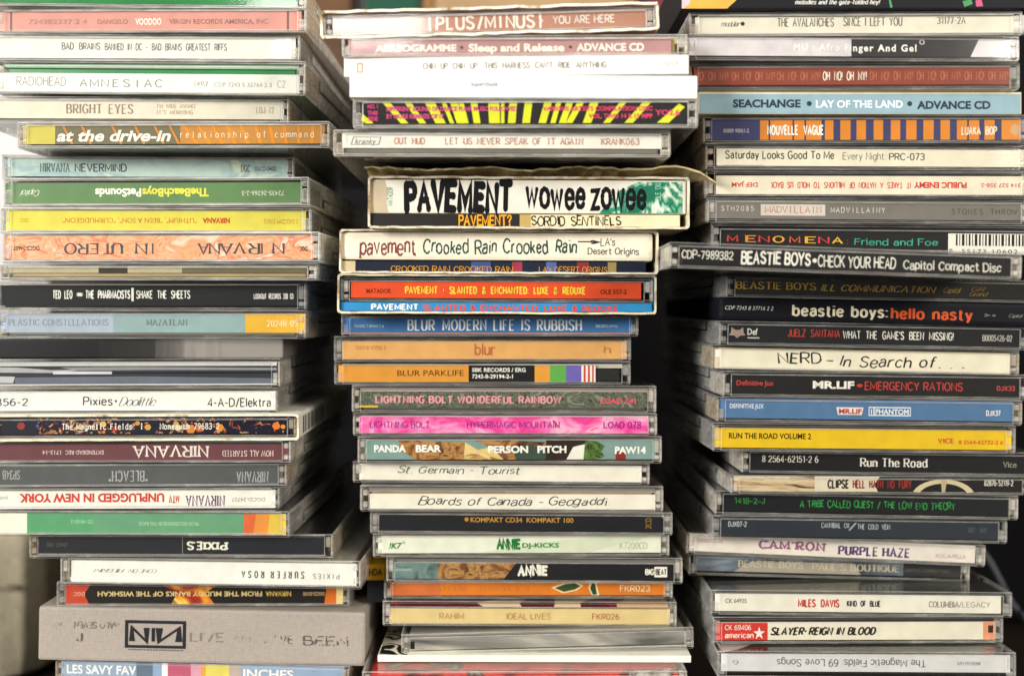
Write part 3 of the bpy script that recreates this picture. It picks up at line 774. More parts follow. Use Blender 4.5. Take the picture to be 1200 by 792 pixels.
LEFT = [
 dict(xl=None, xr=358, yt=-22, yb=8.5, d=389, yaw=1.0, tray='green', book='4C8A5E', label='clear CD case with a green tray, cut off by the photo’s top edge', ),
 dict(xl=None, xr=360, yt=8.5, yb=39, d=389, yaw=-0.6, s=0.004, tray='tan', paper=(-5, 353, 13, 36.5, 'D99A92'),
      art=bands((8, 10.5, '7A6560'), (336, 338.5, '7A6560')),
      txt=[('VOODOO', 157, 188, 8, 'F6EEE0', 'black'), ('724382337 2 4', 30, 100, 6, 'B38880', 'bold'), ('DANGELO', 112, 148, 6, 'A98079', 'bold'), ('VIRGIN RECORDS AMERICA, INC.', 197, 315, 6, 'A57B74', 'bold')],
      label='CD case with dusty pink spine and one bold white word, under the green-trayed case'),
 dict(xl=None, xr=351, yt=39, yb=71, d=391, yaw=0.5, tray='tan', paper=(-6, 345, 42, 67.5, WHT),
      txt=[('BAD BRAINS', 72, 116, 7.5, '85838A', 'cond', -1.5), ('BANNED IN DC - BAD BRAINS GREATEST RIFFS', 122, 264, 7.5, '85838A', 'cond', -1.0)],
      label='white-spined CD case with one line of narrow grey capitals, under the pink-spined one'),
 dict(xl=None, xr=359, yt=71, yb=112, d=390, yaw=-1.2, s=0.012, tray='green', book='9DB89F', paper=(-8, 351, 86.5, 109.5, 'F1EFEA'),
      txt=[('RADIOHEAD', 16, 74, 10, '98989A', 'light', -1.5), ('AMNESIAC', 89, 191, 8.5, '98989A', 'monow', 0.2), ('CAPITOL', 226, 243, 5, '909090', 'script'), ('CDP 7243 5 32764 2 3', 250, 318, 5.5, 'A8A8A8', 'sans', 0.8), ('C2', 325, 334, 8, 'BDBDBD', 'light')],
      label='CD case with white spine, thin widely spaced grey capitals and a green tray corner'),
 dict(xl=None, xr=338, yt=112, yb=143, d=394, yaw=1.5, tray='grey', paper=(-10, 331, 115.5, 136.5, 'E6DFD0'),
      txt=[('BRIGHT EYES', 78, 154, 10.5, '9A8878', 'tall', -0.5), ("I'M WIDE AWAKE", 183, 228, 4.5, 'C2A88E', 'tall', -4), ("IT'S MORNING", 183, 224, 4.5, 'C2A88E', 'tall', 3), ('LBJ-72', 299, 319, 7, 'B9A892', 'tall')],
      label='CD case with ivory spine, thin brownish capitals and a brown two-line subtitle'),
 dict(xl=18, xr=387, yt=145, yb=177, d=388, yaw=-0.4, tray='black', paper=(24, 380, 149, 171.5, '77705A'),
      art=bands((24, 62, 'C9BE5A'), (210, 380, 'C58A45')) + [('p', [(212 + i * 17, 0.0), (215 + i * 17, 0), (232 + i * 15, 1), (228 + i * 15, 1)], 'E8922E') for i in range(10)] + [('p', [(a, 0), (a + 2.5, 0), (a + 14, 1), (a + 11, 1)], 'D98A3A') for a in (70, 92, 128, 155, 178, 196)],
      txt=[('at the drive-in', 64, 199, 14, 'F4F1E6', 'boldob', 0.5), ('relationship of command', 208, 369, 7, 'EFE7D6', 'monow')],
      label='CD case with olive and orange spine carrying fat white slanted lowercase lettering'),
 dict(xl=4, xr=344, yt=178.5, yb=210, d=405, yaw=2.0, tray='black', book='8A7A5A', paper=(10, 335, 183, 204.5, WATER),
      txt=[('NIRVANA', 48, 81, 10, '5E6A6C', 'tall'), ('NEVERMIND', 88, 147, 8.5, '3F484B', 'medium'), ('DGC', 281, 291, 8, '5E6A6C', 'tall'), ('DGCD-24425', 297, 322, 5.5, '5E6A6C', 'bold')],
      label='CD case with watery pale blue spine and dark grey lettering'),
 dict(xl=0, xr=364, yt=210.5, yb=243.5, d=393, yaw=-0.8, flip=1, tray='black', paper=(1.5, 355, 216, 238.5, '64875A'),
      txt=[('TheBeachBoys', 165, 244, 10, 'E4DE5A', 'black', 0, 1), ('PetSounds', 109, 164, 10, 'F2F0E4', 'black', 0, 1), ('72435-26266-2-5', 283, 333, 6, 'DDE4CC', 'sans', 1, 1), ('Capitol', 22, 43, 7, 'E8ECDC', 'script', 0, 1)],
      label='CD case with grass green spine, lettered upside down in yellow and white'),
 dict(xl=1, xr=364, yt=243, yb=272.5, d=394, yaw=0.6, flip=1, tray='black', paper=(7, 357, 246, 269, 'DDD25A'),
      txt=[('NIRVANA', 236, 268, 6.5, 'C9502C', 'black', 0, 1), ('"LITHIUM", "BEEN A SON", "CURMUDGEON"', 73, 229, 6.5, 'CB7A34', 'sans', 0, 1), ('DGC', 23, 33, 5, 'C8B63A', 'bold', 0, 1), ('2 DGCDM 21815', 308, 348, 6, 'CB8A34', 'sans', 1, 1)],
      label='CD case with lemon yellow spine, lettered upside down in small orange capitals'),
 dict(xl=0, xr=376, yt=273.5, yb=308.5, d=384, yaw=-0.5, flip=1, tray='black', paper=(1.5, 367, 277, 304, MARBLE),
      txt=[(c, a, a + w, 12, '4A5358', 'serifl', 1.5, 1) for c, a, w in (('N', 320, 12), ('I', 305, 3), ('R', 292, 11), ('V', 274, 12), ('A', 258, 13), ('N', 245, 11), ('A', 232, 11), ('I', 176, 3), ('N', 158, 12), ('U', 130, 11), ('T', 119, 10), ('E', 103, 9), ('R', 90, 10), ('O', 74, 12))] + [('DGC', 351, 360, 5.5, '4A3A34', 'black', 2, 1), ('DGCS-24607', 12, 43, 5.5, '5A463C', 'bold', 1, 1)],
      label='CD case with marbled orange spine and widely spaced dark upside-down capitals'),
 dict(xl=None, xr=371, yt=309, yb=329, d=386, D=124, tray='tan', book='A39A84', plastic=CLEAR, paper=(-6, 360, 312, 320, 'B5AC90'), art=bands((-6, 8, '8A836C'), (114, 148, '3A372C'), (212, 360, '6A654F')), label='slim clear CD case without a printed spine, under the marbled orange one'),
 dict(xl=None, xr=358, yt=329, yb=364, d=393, yaw=0.8, tray='black', book='DAD5C8', paper=(-8, 353, 334, 358, '24262A'),
      txt=[('TED LEO', 62, 84, 8.5, 'E8E6E0', 'condb', -1), ('*', 89, 97, 6, 'E8E6E0', 'medium', -1), ('THE PHARMACISTS', 100, 151, 8.5, 'E8E6E0', 'condb', -1), ('|', 153.5, 155, 13, 'E8E6E0', 'condb', -1), ('SHAKE THE SHEETS', 159, 221, 8.5, 'F0EEE8', 'cond', -1), ('LOOKOUT RECORDS 330 CD', 296, 342, 5.5, 'D8D6D0', 'condb', 1)],
      label='CD case with black spine and narrow white capitals, above the blue and yellow one'),
 dict(xl=None, xr=359, yt=364, yb=397, d=393, yaw=-0.5, tray='grey', book='8A8A84', paper=(-8, 358, 367.5, 390, '8FA9AC'),
      art=bands((-8, 131, 'A5B1C4'), (287, 358, 'E0AE3C')),
      txt=[('THE PLASTIC CONSTELLATIONS', -13, 125, 7, '7C8698', 'serif', -1), ('MAZATLAN', 171, 218, 6.5, '5F777C', 'serif', -1), ('2024R-05', 313, 348, 7, 'EFE0B4', 'serif', 0)],
      label='CD case with grey-blue spine ending in a mustard yellow block'),
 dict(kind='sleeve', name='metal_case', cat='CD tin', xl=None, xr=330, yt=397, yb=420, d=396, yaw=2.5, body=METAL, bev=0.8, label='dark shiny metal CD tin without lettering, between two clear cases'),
 dict(xl=None, xr=327, yt=421, yb=455, d=396, yaw=2.0, tray='black', book='B4B4B8', paper=(-14, 322, 425, 451.5, '33363F'), art=[('r', -14, 322, .0, .16, 'C9C7C4'), ('p', [(-14, .2), (20, .22), (60, .34), (110, .30), (60, .46), (-14, .44)], 'A8A9AE'), ('p', [(70, .22), (150, .2), (322, .26), (322, .36), (180, .34), (90, .36)], '8A8C94'), ('r', 62, 130, .40, .52, 'CFCFD2'), ('r', 130, 322, .44, .50, '16171B'), ('p', [(-14, .6), (18, .62), (16, .9), (-14, .9)], 'B9BAC0'), ('p', [(18, .66), (160, .62), (322, .72), (322, .95), (18, .92)], '666B7A'), ('r', -14, 322, .95, 1.0, 'D8D6D2')], label='clear CD case with no printed spine and a dark interior, under the metal tin'),  # grey streaks on the strip paint in reflections of the plastic
 dict(xl=None, xr=324, yt=455, yb=485, d=396, yaw=1.6, tray='grey', book='B8B0A4', paper=(-16, 321, 459, 482, WHT),
      txt=[('60856-2', -20, 32, 8, '555B66', 'medium', 1), ('Pixies', 97, 130, 9.5, '50586A', 'medium', 0), ('•', 133, 136, 9, '50586A', 'medium'), ('Doolittle', 138, 179, 10, '6A6A74', 'script', 0.5), ('4-A-D/Elektra', 242, 315, 9.5, '3E4650', 'medium', 2)],
      label='CD case with clean white spine and spaced dark grey lettering, one word in script'),
 dict(kind='slip', xl=None, xr=349, yt=485, yb=516, d=392, yaw=0.8, body='E4DFD2', rough=0.15, barcode=1, label='white card slipcase with a barcode on its side, around a busily printed CD case',
      inner=[dict(kind='jewel', xl=-12, xr=346, yt=486.5, yb=514, tray='black', paper=(-10, 340, 488.5, 508.5, '191D2C'),
        art=[('r', -10, 340, 0, 1, DOODLE)] + bands((3, 44, '191D2C')) + [('p', [(a + r * math.cos(j * 1.047), 0.5 + dy + r / 20.0 * math.sin(j * 1.047)) for j in range(6)], c) for a, dy, r, c in ((91, .1, 3, 'C79B3C'), (120, -.1, 4, 'D8B04A'), (134, .2, 3.5, 'B8342E'), (160, -.15, 3, 'D98E3A'), (172, .1, 4, 'CFA048'), (205, -.1, 3.4, 'C8A04A'), (207, .15, 4, 'D8C088'), (222, .22, 6, 'D0843A'), (232, .18, 5, 'B8642E'), (256, .15, 5, 'E08A30'), (322, .05, 5, 'E0762C'), (330, .1, 3, 'E0902C'), (44, 0, 2, '3C62B0'), (25, .0, 5, '8C3A34'))],
        txt=[('The Magnetic Fields: i', 72, 167, 6.5, 'EDE8DC', 'type', 1), ('Nonesuch 79683-2', 186, 256, 6.5, 'EDE8DC', 'type', 1)],
        label='CD case in the white slipcase, black spine strewn with bright beads')]),
 dict(xl=None, xr=341, yt=516, yb=544, d=394, yaw=0.0, flip=1, tray='black', paper=(-12, 337, 521, 540.5, '6A3E45'),
      txt=[('HOW ALL STARTED', 260, 319, 6.5, 'DCCBC4', 'serif', 1, 1), ('NIRVANA', 156, 242, 12.5, 'E8DCD4', 'serif', -1.5, 1), ('EXTENDEAD REC', 75, 120, 5, 'CDB8B2', 'bold', 0, 1), ('1713-14', 48, 70, 5, 'CDB8B2', 'bold', 0, 1)],
      label='CD case with maroon spine, lettered upside down in pale serif capitals'),
 dict(xl=None, xr=335, yt=544, yb=572, d=395, yaw=0.8, flip=1, tray='black', paper=(-14, 330, 546, 570.5, '55575A'),
      txt=[('NIRVANA', 276, 312, 12, 'A9ABAC', 'tall', 1.5, 1), ('"BLEACH"', 127, 171, 12, 'A9ABAC', 'tall', 0, 1), ('SP34B', 4, 23, 10, 'A9ABAC', 'tall', -2, 1)],
      label='CD case with slate grey spine and tall light grey upside-down capitals'),
 dict(xl=None, xr=327, yt=572, yb=598, d=396, yaw=1.2, flip=1, tray='black', paper=(-16, 321, 575, 597, WHT),
      txt=[('NIRVANA', 217, 261, 12, '6C4A78', 'tall', 2, 1), ('UNPLUGGED IN NEW YORK', 22, 191, 10.5, 'CE4438', 'black', -1.5, 1), ('DGCD-24727', 270, 309, 5, '8C8C8C', 'sans', 1, 1), ('MTV', 197, 208, 8, 'D2463A', 'condb', 0, 1), ('(60) 24', -12, 9, 4, '9A9A9A', 'sans', -2, 1)],
      label='CD case with white spine and bold red upside-down capitals beside a purple word'),
 dict(xl=None, xr=340, yt=598, yb=628, d=394, yaw=-0.4, flip=1, tray='black', paper=(-14, 335, 601, 625.5, '5C9A72'),
      art=bands((-14, 29, 'E6E6D8'), (29, 108, '589C70'), (108, 285, '639A76')) + [('p', [(285, 0), (300, 0), (296, 1), (285, 1)], 'D8663A'), ('p', [(300, 0), (316, 0), (313, 1), (296, 1)], 'DE8E3E'), ('p', [(316, 0), (335, 0), (335, 1), (313, 1)], 'D9B848')],
      txt=[('FROM RECORDINGS IN THE RACK', 161, 232, 4.5, '9CCBA8', 'bold', 0, 1), ('CD 148 031-2', 81, 107, 4.5, '9CCBA8', 'bold', -2, 1)],
      label='CD case with green spine, white at one end and orange to yellow at the other'),
 dict(xl=34, xr=390, yt=626.5, yb=655, d=400, yaw=0.2, s=0.006, flip=1, tray='black', paper=(42, 384, 631, 650, '22242C'),
      art=bands((212.3, 213, '8C8A70')),
      txt=[('PIXIES', 219, 264, 8.5, 'EFEBDC', 'slab', 0, 1), ('DGC 185', 54, 77, 4.5, '5C604A', 'sans', 0, 1)],
      label='CD case with near-black spine and one short white slab-serif word upside down'),
 dict(xl=67, xr=424, yt=655, yb=684.5, d=400, yaw=-1.0, s=0.004, flip=1, tray='white', book='D8D4CA', paper=(79, 418, 658.5, 681.5, 'ECEBE6'),
      txt=[('PIXIES', 366, 399, 5.5, '55585A', 'monow', 2, 1), ('SURFER ROSA', 283, 356, 7.5, '55585A', 'tallw', 1, 1), ('COME ON', 150, 182, 4, '6A6C70', 'script', -1, 1), ('PILGRIM', 109, 143, 4, '6A6C70', 'script', -1, 1)],
      label='CD case with plain white spine and tiny spaced upside-down letters, above the fiery one'),
 dict(xl=67, xr=409, yt=684.5, yb=712, d=409, yaw=0.5, s=0.004, flip=1, tray='black', paper=(77, 401, 688, 709, '1C1614'),
      art=[('p', [(77, 0), (106, 0), (98, .5), (104, 1), (77, 1)], 'C2452E'), ('p', [(188, 0.0), (256, 0.0), (240, 0.4), (250, 1), (200, 1), (206, .5)], FIRE), ('p', [(382, 0), (393, 0), (393, 1), (379, 1)], 'D06A24'), ('r', 393, 401, 0, 1, 'E8CF8A')],
      txt=[('NIRVANA', 310, 340, 6, 'D8B25A', 'bold', 0, 1), ('FROM THE MUDDY BANKS OF THE WISHKAH', 114, 306, 6, 'E2C88C', 'bold', 0, 1), ('DGC', 86, 99, 5, 'E8A088', 'bold', 0, 1), ('DGCD-25105', 354, 379, 4.5, 'C8A878', 'bold', 0, 1)],
      label='CD case with black spine glowing red and yellow in patches, on the linen box'),
 dict(kind='sleeve', name='cloth_box', cat='CD box', xl=43, xr=428, yt=713.5, yb=771, d=407, s=0.016, yaw=-0.3, body=CLOTHBOX, bev=1.2, D=150,
      art=[('p', [(a, b), (c, b), (c, e), (a, e)], ink('26262A')) for a, b, c, e in ((145.5, .22, 217.5, .28), (145.5, .68, 217.5, .735), (145.5, .22, 149.5, .735), (213.5, .22, 217.5, .735))] + [('r', 150 + i * 3.6, 152.6 + i * 3.6, .755, .775, ink('4A4642')) for i in range(18)],
      txt=[('N', 154, 171, 16, '26262A', 'blockm', -1.0), ('I', 176.5, 181.5, 16, '26262A', 'blockm', -1.0), ('N', 186, 209, 16, '26262A', 'blockr', -1.0), ('HALO SEVEN', 86, 138, 7, '6C645C', 'medium', -10, 1, 0.42), ('NIN', 60, 70, 6, '7C746C', 'medium', -9, 1, 0.5), ('LIVE', 223, 262, 10, '7A726A', 'line', 0.5, 0, 0.47), ('AND', 273, 300, 9, '9A9186', 'line', 1, 0, 0.56), ('HAVE', 310, 343, 9, '5C554E', 'line', 1.5, 0, 0.5), ('BEEN', 356, 407, 10, '5C554E', 'line', 2, 0, 0.46), ('J', 89, 95, 9, '55504A', 'medium', 3, 0, 0.4)],
      label='thick linen-covered box with a framed black three-letter emblem'),
 dict(xl=58, xr=412, yt=782, yb=812, d=408, yaw=-4.0, tray='grey', book='8FB0D8', paper=(64, 405, 785, 808, '8FA3BF'),
      art=bands((156, 176, '5C6E84'), (176, 187, '8CA4C8'), (187, 194, 'E8E8EC'), (194, 222, 'BC5876'), (222, 234, 'D89AB4'), (234, 240, 'E0A04A'), (240, 268, 'DCCF66'), (268, 282, 'B8A8A0'), (282, 405, '93A9C8')),
      txt=[('LES SAVY FAV', 71, 156, 11, 'F2F0F0', 'bold', -2), ('INCHES', 285, 345, 11, 'F2F0F0', 'bold', -2)],
      label='blue-spined CD case with pink and yellow colour bars, jutting out under the linen box'),
 dict(xl=40, xr=400, yt=815, yb=845, d=392, yaw=6.0, tray='white', book='E4E4E4', label='clear CD case with white booklet, lowest of its stack, mostly below the frame'),
]

MID = [
 dict(kind='slip', xl=376, xr=773, yt=8, yb=42, d=355, s=-0.030, yaw=0.3, body='C4A490', edge='F1EAD6', rough=0.8, th=0.9, label='worn card slipcase with ragged pale edges lying slightly tilted on top of its stack',
      inner=[dict(kind='jewel', xl=379, xr=770, yt=11, yb=40, tray='grey', book='B89484', paper=(390, 760, 14, 36, SHADEPINK),
        txt=[('{PLUS/MINUS}', 498, 640, 14, 'F4EEE4', 'monob', 0), ('YOU ARE HERE', 649, 721, 8.5, 'F0EAE2', 'medium', -0.5)],
        label='CD case with dusty rose spine and white braces, inside the ragged slipcase')]),
 dict(xl=401, xr=807, yt=40, yb=66, d=355, s=-0.010, yaw=0.5, tray='tan', book='E9DDA8', paper=(408, 788, 42.5, 66, 'B98E90'),
      txt=[('AEREOGRAMME', 440, 535, 8.5, 'F4F0E8', 'black', 0), ('•', 539, 543, 6, '6A4A4E', 'black'), ('Sleep and Release', 549, 662, 9.5, 'F4F0E8', 'black', 0), ('•', 667, 671, 6, '6A4A4E', 'black'), ('ADVANCE CD', 676, 756, 9.5, 'F4F0E8', 'black', 0)],
      label='CD case with mauve spine and bold white lettering, under the ragged slipcase'),
 dict(kind='sleeve', xl=402.5, xr=807, yt=66, yb=88.5, d=355, s=-0.005, yaw=-0.4, body='E4DFD6',
      art=[('r', 418, 425, 0.28, 0.8, 'B98F6C'), ('r', 420, 423, 0.36, 0.72, 'EFEAE0')],
      txt=[('CHIN UP CHIN UP', 496, 559, 6.5, '8A8680', 'cond', -0.5), ("THIS HARNESS CAN'T RIDE ANYTHING", 568, 710, 6.5, '8A8680', 'cond', -0.5), ('5057', 778, 794, 6, 'A8A49C', 'sans', -1)],
      label='white card sleeve with a thin line of grey capitals and a small brown mark'),
 dict(kind='sleeve', xl=410, xr=818, yt=88.5, yb=115, d=354, yaw=0.4, body='E6E3DD',
      txt=[('superchunk', 552, 584, 5.5, '8E8E92', 'bold', -3), ('E', 590, 594, 5, 'C2C2C6', 'sans', -3), ('leaves', 623, 648, 5, 'C2C2C6', 'sans', -3)],
      label='plain white card sleeve with tiny faint grey lettering'),
 dict(xl=413, xr=818, yt=115, yb=151, d=354, yaw=-0.3, tray='grey', book='B8B0A0', paper=(421, 806, 119, 144.5, '232324'),
      art=[('p', [(a, 0.0), (a + w, 0.0), (a + w + s_, 1.0), (a + s_, 1.0)], 'DCE02E') for a, w, s_ in ((447, 9, 22), (473, 8, 18), (497, 12, 13), (517, 5, 10), (527, 9, 8), (537, 6, 6), (551, 8, 4), (572, 13, 1), (587, 4, 0), (597, 9, -2), (615, 9, -3), (638, 9, -7), (652, 6, -7), (664, 8, -9), (677, 8, -14), (692, 10, -9), (727, 8, -20), (754, 10, -22))] + [('p', [(424, 0.55), (437, 1.0), (428, 1.0), (422, .85)], 'DCE02E'), ('p', [(796, 0.1), (803, 0.25), (784, 1.0), (770, 1.0)], 'DCE02E')],
      txt=[('NO. 1', 430, 442, 5, 'D8408A', 'black', -8), ('THIS', 430, 442, 5, 'D8408A', 'black', 0), ('SIDE', 430, 442, 5, 'D8408A', 'black', 7), ('DIFFERENT SOUND OF DANCE PUNK MUSIC FOLLOWED', 452, 606, 5.5, 'D04884', 'black', -5), ('BY MORE REMIXES OF IT', 452, 520, 5.5, 'D04884', 'black', 4), ('VARIOUS ARTISTS COMPILATION DISC', 636, 765, 5.5, 'D83C6C', 'black', -5), ('VOL. TWO 14 R 15 MPP', 690, 765, 5.5, 'D83C6C', 'black', 4), ('YO2.6', 768, 797, 6.5, 'D83C6C', 'black', 0)],
      label='CD case with black spine crossed by slanting fluorescent yellow stripes'),
 dict(xl=391, xr=787, yt=152, yb=191, d=358, yaw=0.6, tray='grey', book='A59C92', paper=(401, 777, 157, 178, WHT),
      art=[('p', [(414, .22), (446, .22), (446, .26), (414, .26)], ink('5A5A5C')), ('p', [(411, .74), (443, .74), (443, .78), (411, .78)], ink('5A5A5C')), ('p', [(414, .22), (415, .22), (412, .78), (411, .78)], ink('5A5A5C')), ('p', [(446, .22), (447, .22), (444, .78), (443, .78)], ink('5A5A5C'))],
      txt=[('kranky', 416, 441, 7, '5A5A5C', 'oblique', 0), ('OUT HUD', 462, 498, 7, 'C08A7C', 'type', 0), ('LET US NEVER SPEAK OF IT AGAIN', 521, 684, 7, 'C08A7C', 'type', 0), ('KRANK063', 705, 751, 7, 'C08A7C', 'type', 0)],
      label='CD case with white spine, rusty typewriter lettering and a small slanted outlined box'),
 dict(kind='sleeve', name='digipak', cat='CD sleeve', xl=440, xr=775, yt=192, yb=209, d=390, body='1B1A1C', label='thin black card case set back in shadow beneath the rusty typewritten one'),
 dict(kind='slip', xl=431, xr=808, yt=210, yb=268, d=377, s=0.003, yaw=0.0, body='D8CCB0', edge='D6CDB6', rough=0.5, th=0.8, flap=1, label='battered cream slipcase with torn curling top flap',
      inner=[dict(kind='sleeve', name='digipak', xl=433.5, xr=804, yt=213.5, yb=251, body='D9D3C4', rxx=0,
               art=[('p', [(434, 0.02), (451, 0.02), (454, .3), (453, .7), (455, .98), (434, .98)], 'B9A88C'), ('p', [(702, .99), (716, .55), (726, .30), (748, .05), (800, .05), (800, .98)], GREENSPL), ('p', [(742, .25), (768, .12), (780, .3), (770, .55), (757, .6), (748, .98), (735, .98), (744, .6), (735, .5)], '1E6B50'), ('p', [(712, .85), (738, .72), (742, .82), (716, .96)], '2E8564')],
               txt=[('PAVEMENT', 476.5, 598, 29, '141416', 'brush', 0), ('wowee', 617.5, 684, 29, '141416', 'brushm', -3), ('zowee', 694, 756, 29, '141416', 'brushm', -2), ('MATADOR', 454, 460, 21, '3E8F76', 'line', 0, 2), ('OLE 130', 768, 774, 20, '8FBFA4', 'line', -6, 2)],
               label='cream card case with huge black brush lettering and a green paint splash'),
             dict(kind='sleeve', name='booklet', cat='booklet', xl=433.5, xr=797, yt=252, yb=266.5, body='DCCFA8',
               art=[('r', 434, 609, 0, 1, '2A2724'), ('r', 609, 622, 0, 1, 'B59A5C')],
               txt=[('PAVEMENT?', 538, 599, 11, 'E8A220', 'handb', 0), ('SORDID SENTINELS', 623, 727, 10, '2A2622', 'scrawlb', 0)],
               label='thin booklet, black then buff, with orange hand lettering in the torn slipcase')]),
 dict(kind='slip', xl=397, xr=771, yt=269.5, yb=320, d=383, s=0.006, yaw=-0.4, body='D9CFB4', edge='DAD2BE', rough=0.4, th=0.7, label='cream slipcase holding a white spine over a dark one, under the torn one',
      inner=[dict(kind='sleeve', name='digipak', xl=399, xr=765, yt=271, yb=305, body='DDD4BE', bev=1.6,
               txt=[('pavement', 423, 485.5, 17, '7A4038', 'scrawlb', 0), ('Crooked Rain Crooked Rain', 497, 675, 15, '2E4A42', 'scrawlb', 0), ('-', 677, 694, 10, '2A2A2A', 'line', -7), ('>', 694, 700, 5, '2A2A2A', 'brush', -6), ("LA's", 704, 720, 8, '2E3A3A', 'hand', -6), ('Desert Origins', 689, 748, 7, '2E3A3A', 'hand', 5)],
               label='cream card case with green and brown scratchy hand lettering'),
             dict(kind='sleeve', name='booklet', cat='booklet', xl=399, xr=757, yt=306, yb=318, body='1C2230',
               art=bands((399, 416, 'B8A884'), (552, 575, '384A7C'), (600, 612, '8A3440'), (640, 652, '4A5C8C'), (676, 690, '7A2C34'), (712, 722, '8C7A4A')),
               txt=[('CROOKED RAIN CROOKED RAIN', 458, 601, 6.5, 'B8812C', 'hand', 3), ("LA's DESERT ORIGINS", 632, 711, 6.5, 'B8812C', 'hand', 3)],
               label='dark blue booklet with amber lettering along the foot of the cream slipcase')]),
 dict(kind='slip', xl=395.5, xr=769.5, yt=322, yb=367, d=385, s=0.004, yaw=0.3, body='2E6E96', edge='D4C8A8', rough=0.35, th=0.8, label='blue slipcase with worn buff edges around an orange-red spine',
      inner=[dict(kind='jewel', xl=399, xr=766, yt=325, yb=354, tray='black', book='2A2628', paper=(411, 752, 331, 349.5, 'E2502A'),
               txt=[('MATADOR', 429, 458, 5.5, '7A2A18', 'bold', 1), ('PAVEMENT • SLANTED & ENCHANTED: LUXE & REDUXE', 475, 686, 7.5, 'F0D040', 'condb', 0), ('OLE 557-2', 704, 735, 5.5, '5A2014', 'bold', 1)],
               label='CD case with vivid orange-red spine and narrow yellow capitals, inside the blue slipcase'),
             dict(kind='sleeve', name='booklet', cat='booklet', xl=399, xr=765, yt=354.5, yb=365.5, body='2E7FB0',
               txt=[('PAVEMENT', 436, 489.5, 6, 'E8E8E4', 'block', 0), ('SLANTED & ENCHANTED: LUXE & REDUXE', 496, 724, 6, 'CE4C3A', 'block', 1)],
               label='thin bright blue booklet with blocky white and red letters under the orange-red spine')]),
 dict(xl=399, xr=748, yt=368.5, yb=394, d=398, yaw=-0.5, tray='black', book='C87A34', paper=(401, 741, 373, 391.5, '3F6FA8'),
      art=[('r', 401, 741, .93, 1, 'C9803C')],
      txt=[('BLUR', 478, 508, 12, 'E4E8EC', 'tall', -1), ('MODERN LIFE IS RUBBISH', 519, 681, 12, 'E4E8EC', 'tall', -1), ('724382 7 89442 2 6', 414, 449, 3.5, 'A8BCD4', 'bold', 0), ('SBK/ERG 89442', 698, 724, 3.5, 'A8BCD4', 'bold', 0)],
      label='CD case with mid blue spine and tall thin white capitals'),
 dict(xl=391.5, xr=740, yt=394, yb=423.5, d=402, yaw=0.4, tray='black', book='2A2420', paper=(401, 735, 400, 421, 'DDA766'),
      txt=[('blur', 557, 579.5, 12, 'BF6B4A', 'brushl', -1), ('7243 8 41250 2', 416, 452, 4, 'AE7C48', 'line', -3), ('h', 709, 716, 9, 'C07C50', 'scrawl', 0)],
      label='CD case with plain tan-orange spine and one small rounded red word'),
 dict(xl=391, xr=739, yt=423.5, yb=450.5, d=404, yaw=-0.3, tray='black', paper=(395.5, 698, 428, 447.5, 'D9953C'),
      art=bands((549, 626.6, '1A1A1E'), (626.6, 644.5, 'DF9A3E'), (644.5, 663.5, '5EA84E'), (663.5, 681.5, '6E62B4'), (681.5, 698, 'F0E8E0'), (684, 686.5, 'C84A48'), (689, 691.5, 'C84A48'), (694, 696, 'C84A48')),
      txt=[('BLUR PARKLIFE', 465, 543, 7.5, '5A3A1A', 'sans', -1), ('SBK RECORDS / ERG', 553, 616, 5, 'F0EEE8', 'bold', -4.5), ('7243-8-29194-2-1', 553, 601, 5, 'F0EEE8', 'bold', 3.0)],
      label='CD case with orange spine, black panel, and green, violet and striped blocks'),
 dict(xl=412.5, xr=770, yt=452, yb=484, d=401, yaw=0.6, s=0.004, tray='grey', book='8A7E74', paper=(420, 759, 459.5, 478, SCRIB),
      art=[('r', 420, 443, .88, 1, 'D8B83C')],
      txt=[('LIGHTNING BOLT WONDERFUL RAINBOW', 440.6, 657, 7.5, 'E39AA4', 'block', 0), ('LOAD 041', 704, 746, 6.5, 'E8506C', 'bold', 1)],
      label='CD case with dark scribbled spine and blocky pale pink capitals'),
 dict(xl=413, xr=770, yt=484, yb=511, d=401, yaw=-0.3, tray='black', paper=(420, 760, 488, 508, PINKART),
      txt=[('LIGHTNING BOLT', 433, 503, 7, '8C2C88', 'medium', 0), ('HYPERMAGIC MOUNTAIN', 547.5, 655.5, 7, '8C2C88', 'medium', 0), ('LOAD 078', 708, 751, 7, '7C2480', 'medium', 0)],
      label='CD case with hot pink mottled spine and purple capitals'),
 dict(xl=419, xr=776, yt=511, yb=542.5, d=401, yaw=0.2, tray='grey', book='6A6660', paper=(427.5, 769, 516, 538, '7C9896'),
      art=[('p', [(466, 0), (478, 0), (545, .1), (545, 1), (488, 1), (470, .55)], BROWNPIC), ('p', [(545, 0.1), (560, .5), (580, .3), (590, 1), (543, 1)], TANPIC), ('p', [(556, 0), (600, 0), (640, 0.1), (640, 1), (590, 1), (576, .4)], BROWNPIC), ('p', [(600, .4), (620, .2), (640, .5), (640, 1), (605, 1)], '3A4C44'), ('p', [(640, 0), (688, 0), (684, 1), (640, 1)], '2E241E'), ('p', [(672, .35), (686, .2), (690, 1), (664, 1)], 'E8E4DA'), ('p', [(686, 0), (700, .05), (709, .3), (705, .6), (709, .85), (700, 1), (684, 1)], LEAFPIC), ('p', [(722, .6), (733, .55), (734, 1), (722, 1)], '8C2A28')],
      txt=[('PANDA', 438, 475.5, 8.5, 'F4F2EC', 'black', -2), ('BEAR', 487, 517, 8.5, 'F4F2EC', 'black', -2), ('PERSON', 572, 619, 8.5, 'F4F2EC', 'black', -1), ('PITCH', 630, 664, 8.5, 'F4F2EC', 'black', -1), ('PAW14', 721, 757.5, 8.5, 'F4F2EC', 'black', 0)],
      label='CD case with grey-teal spine of picture scraps and spread white capitals'),
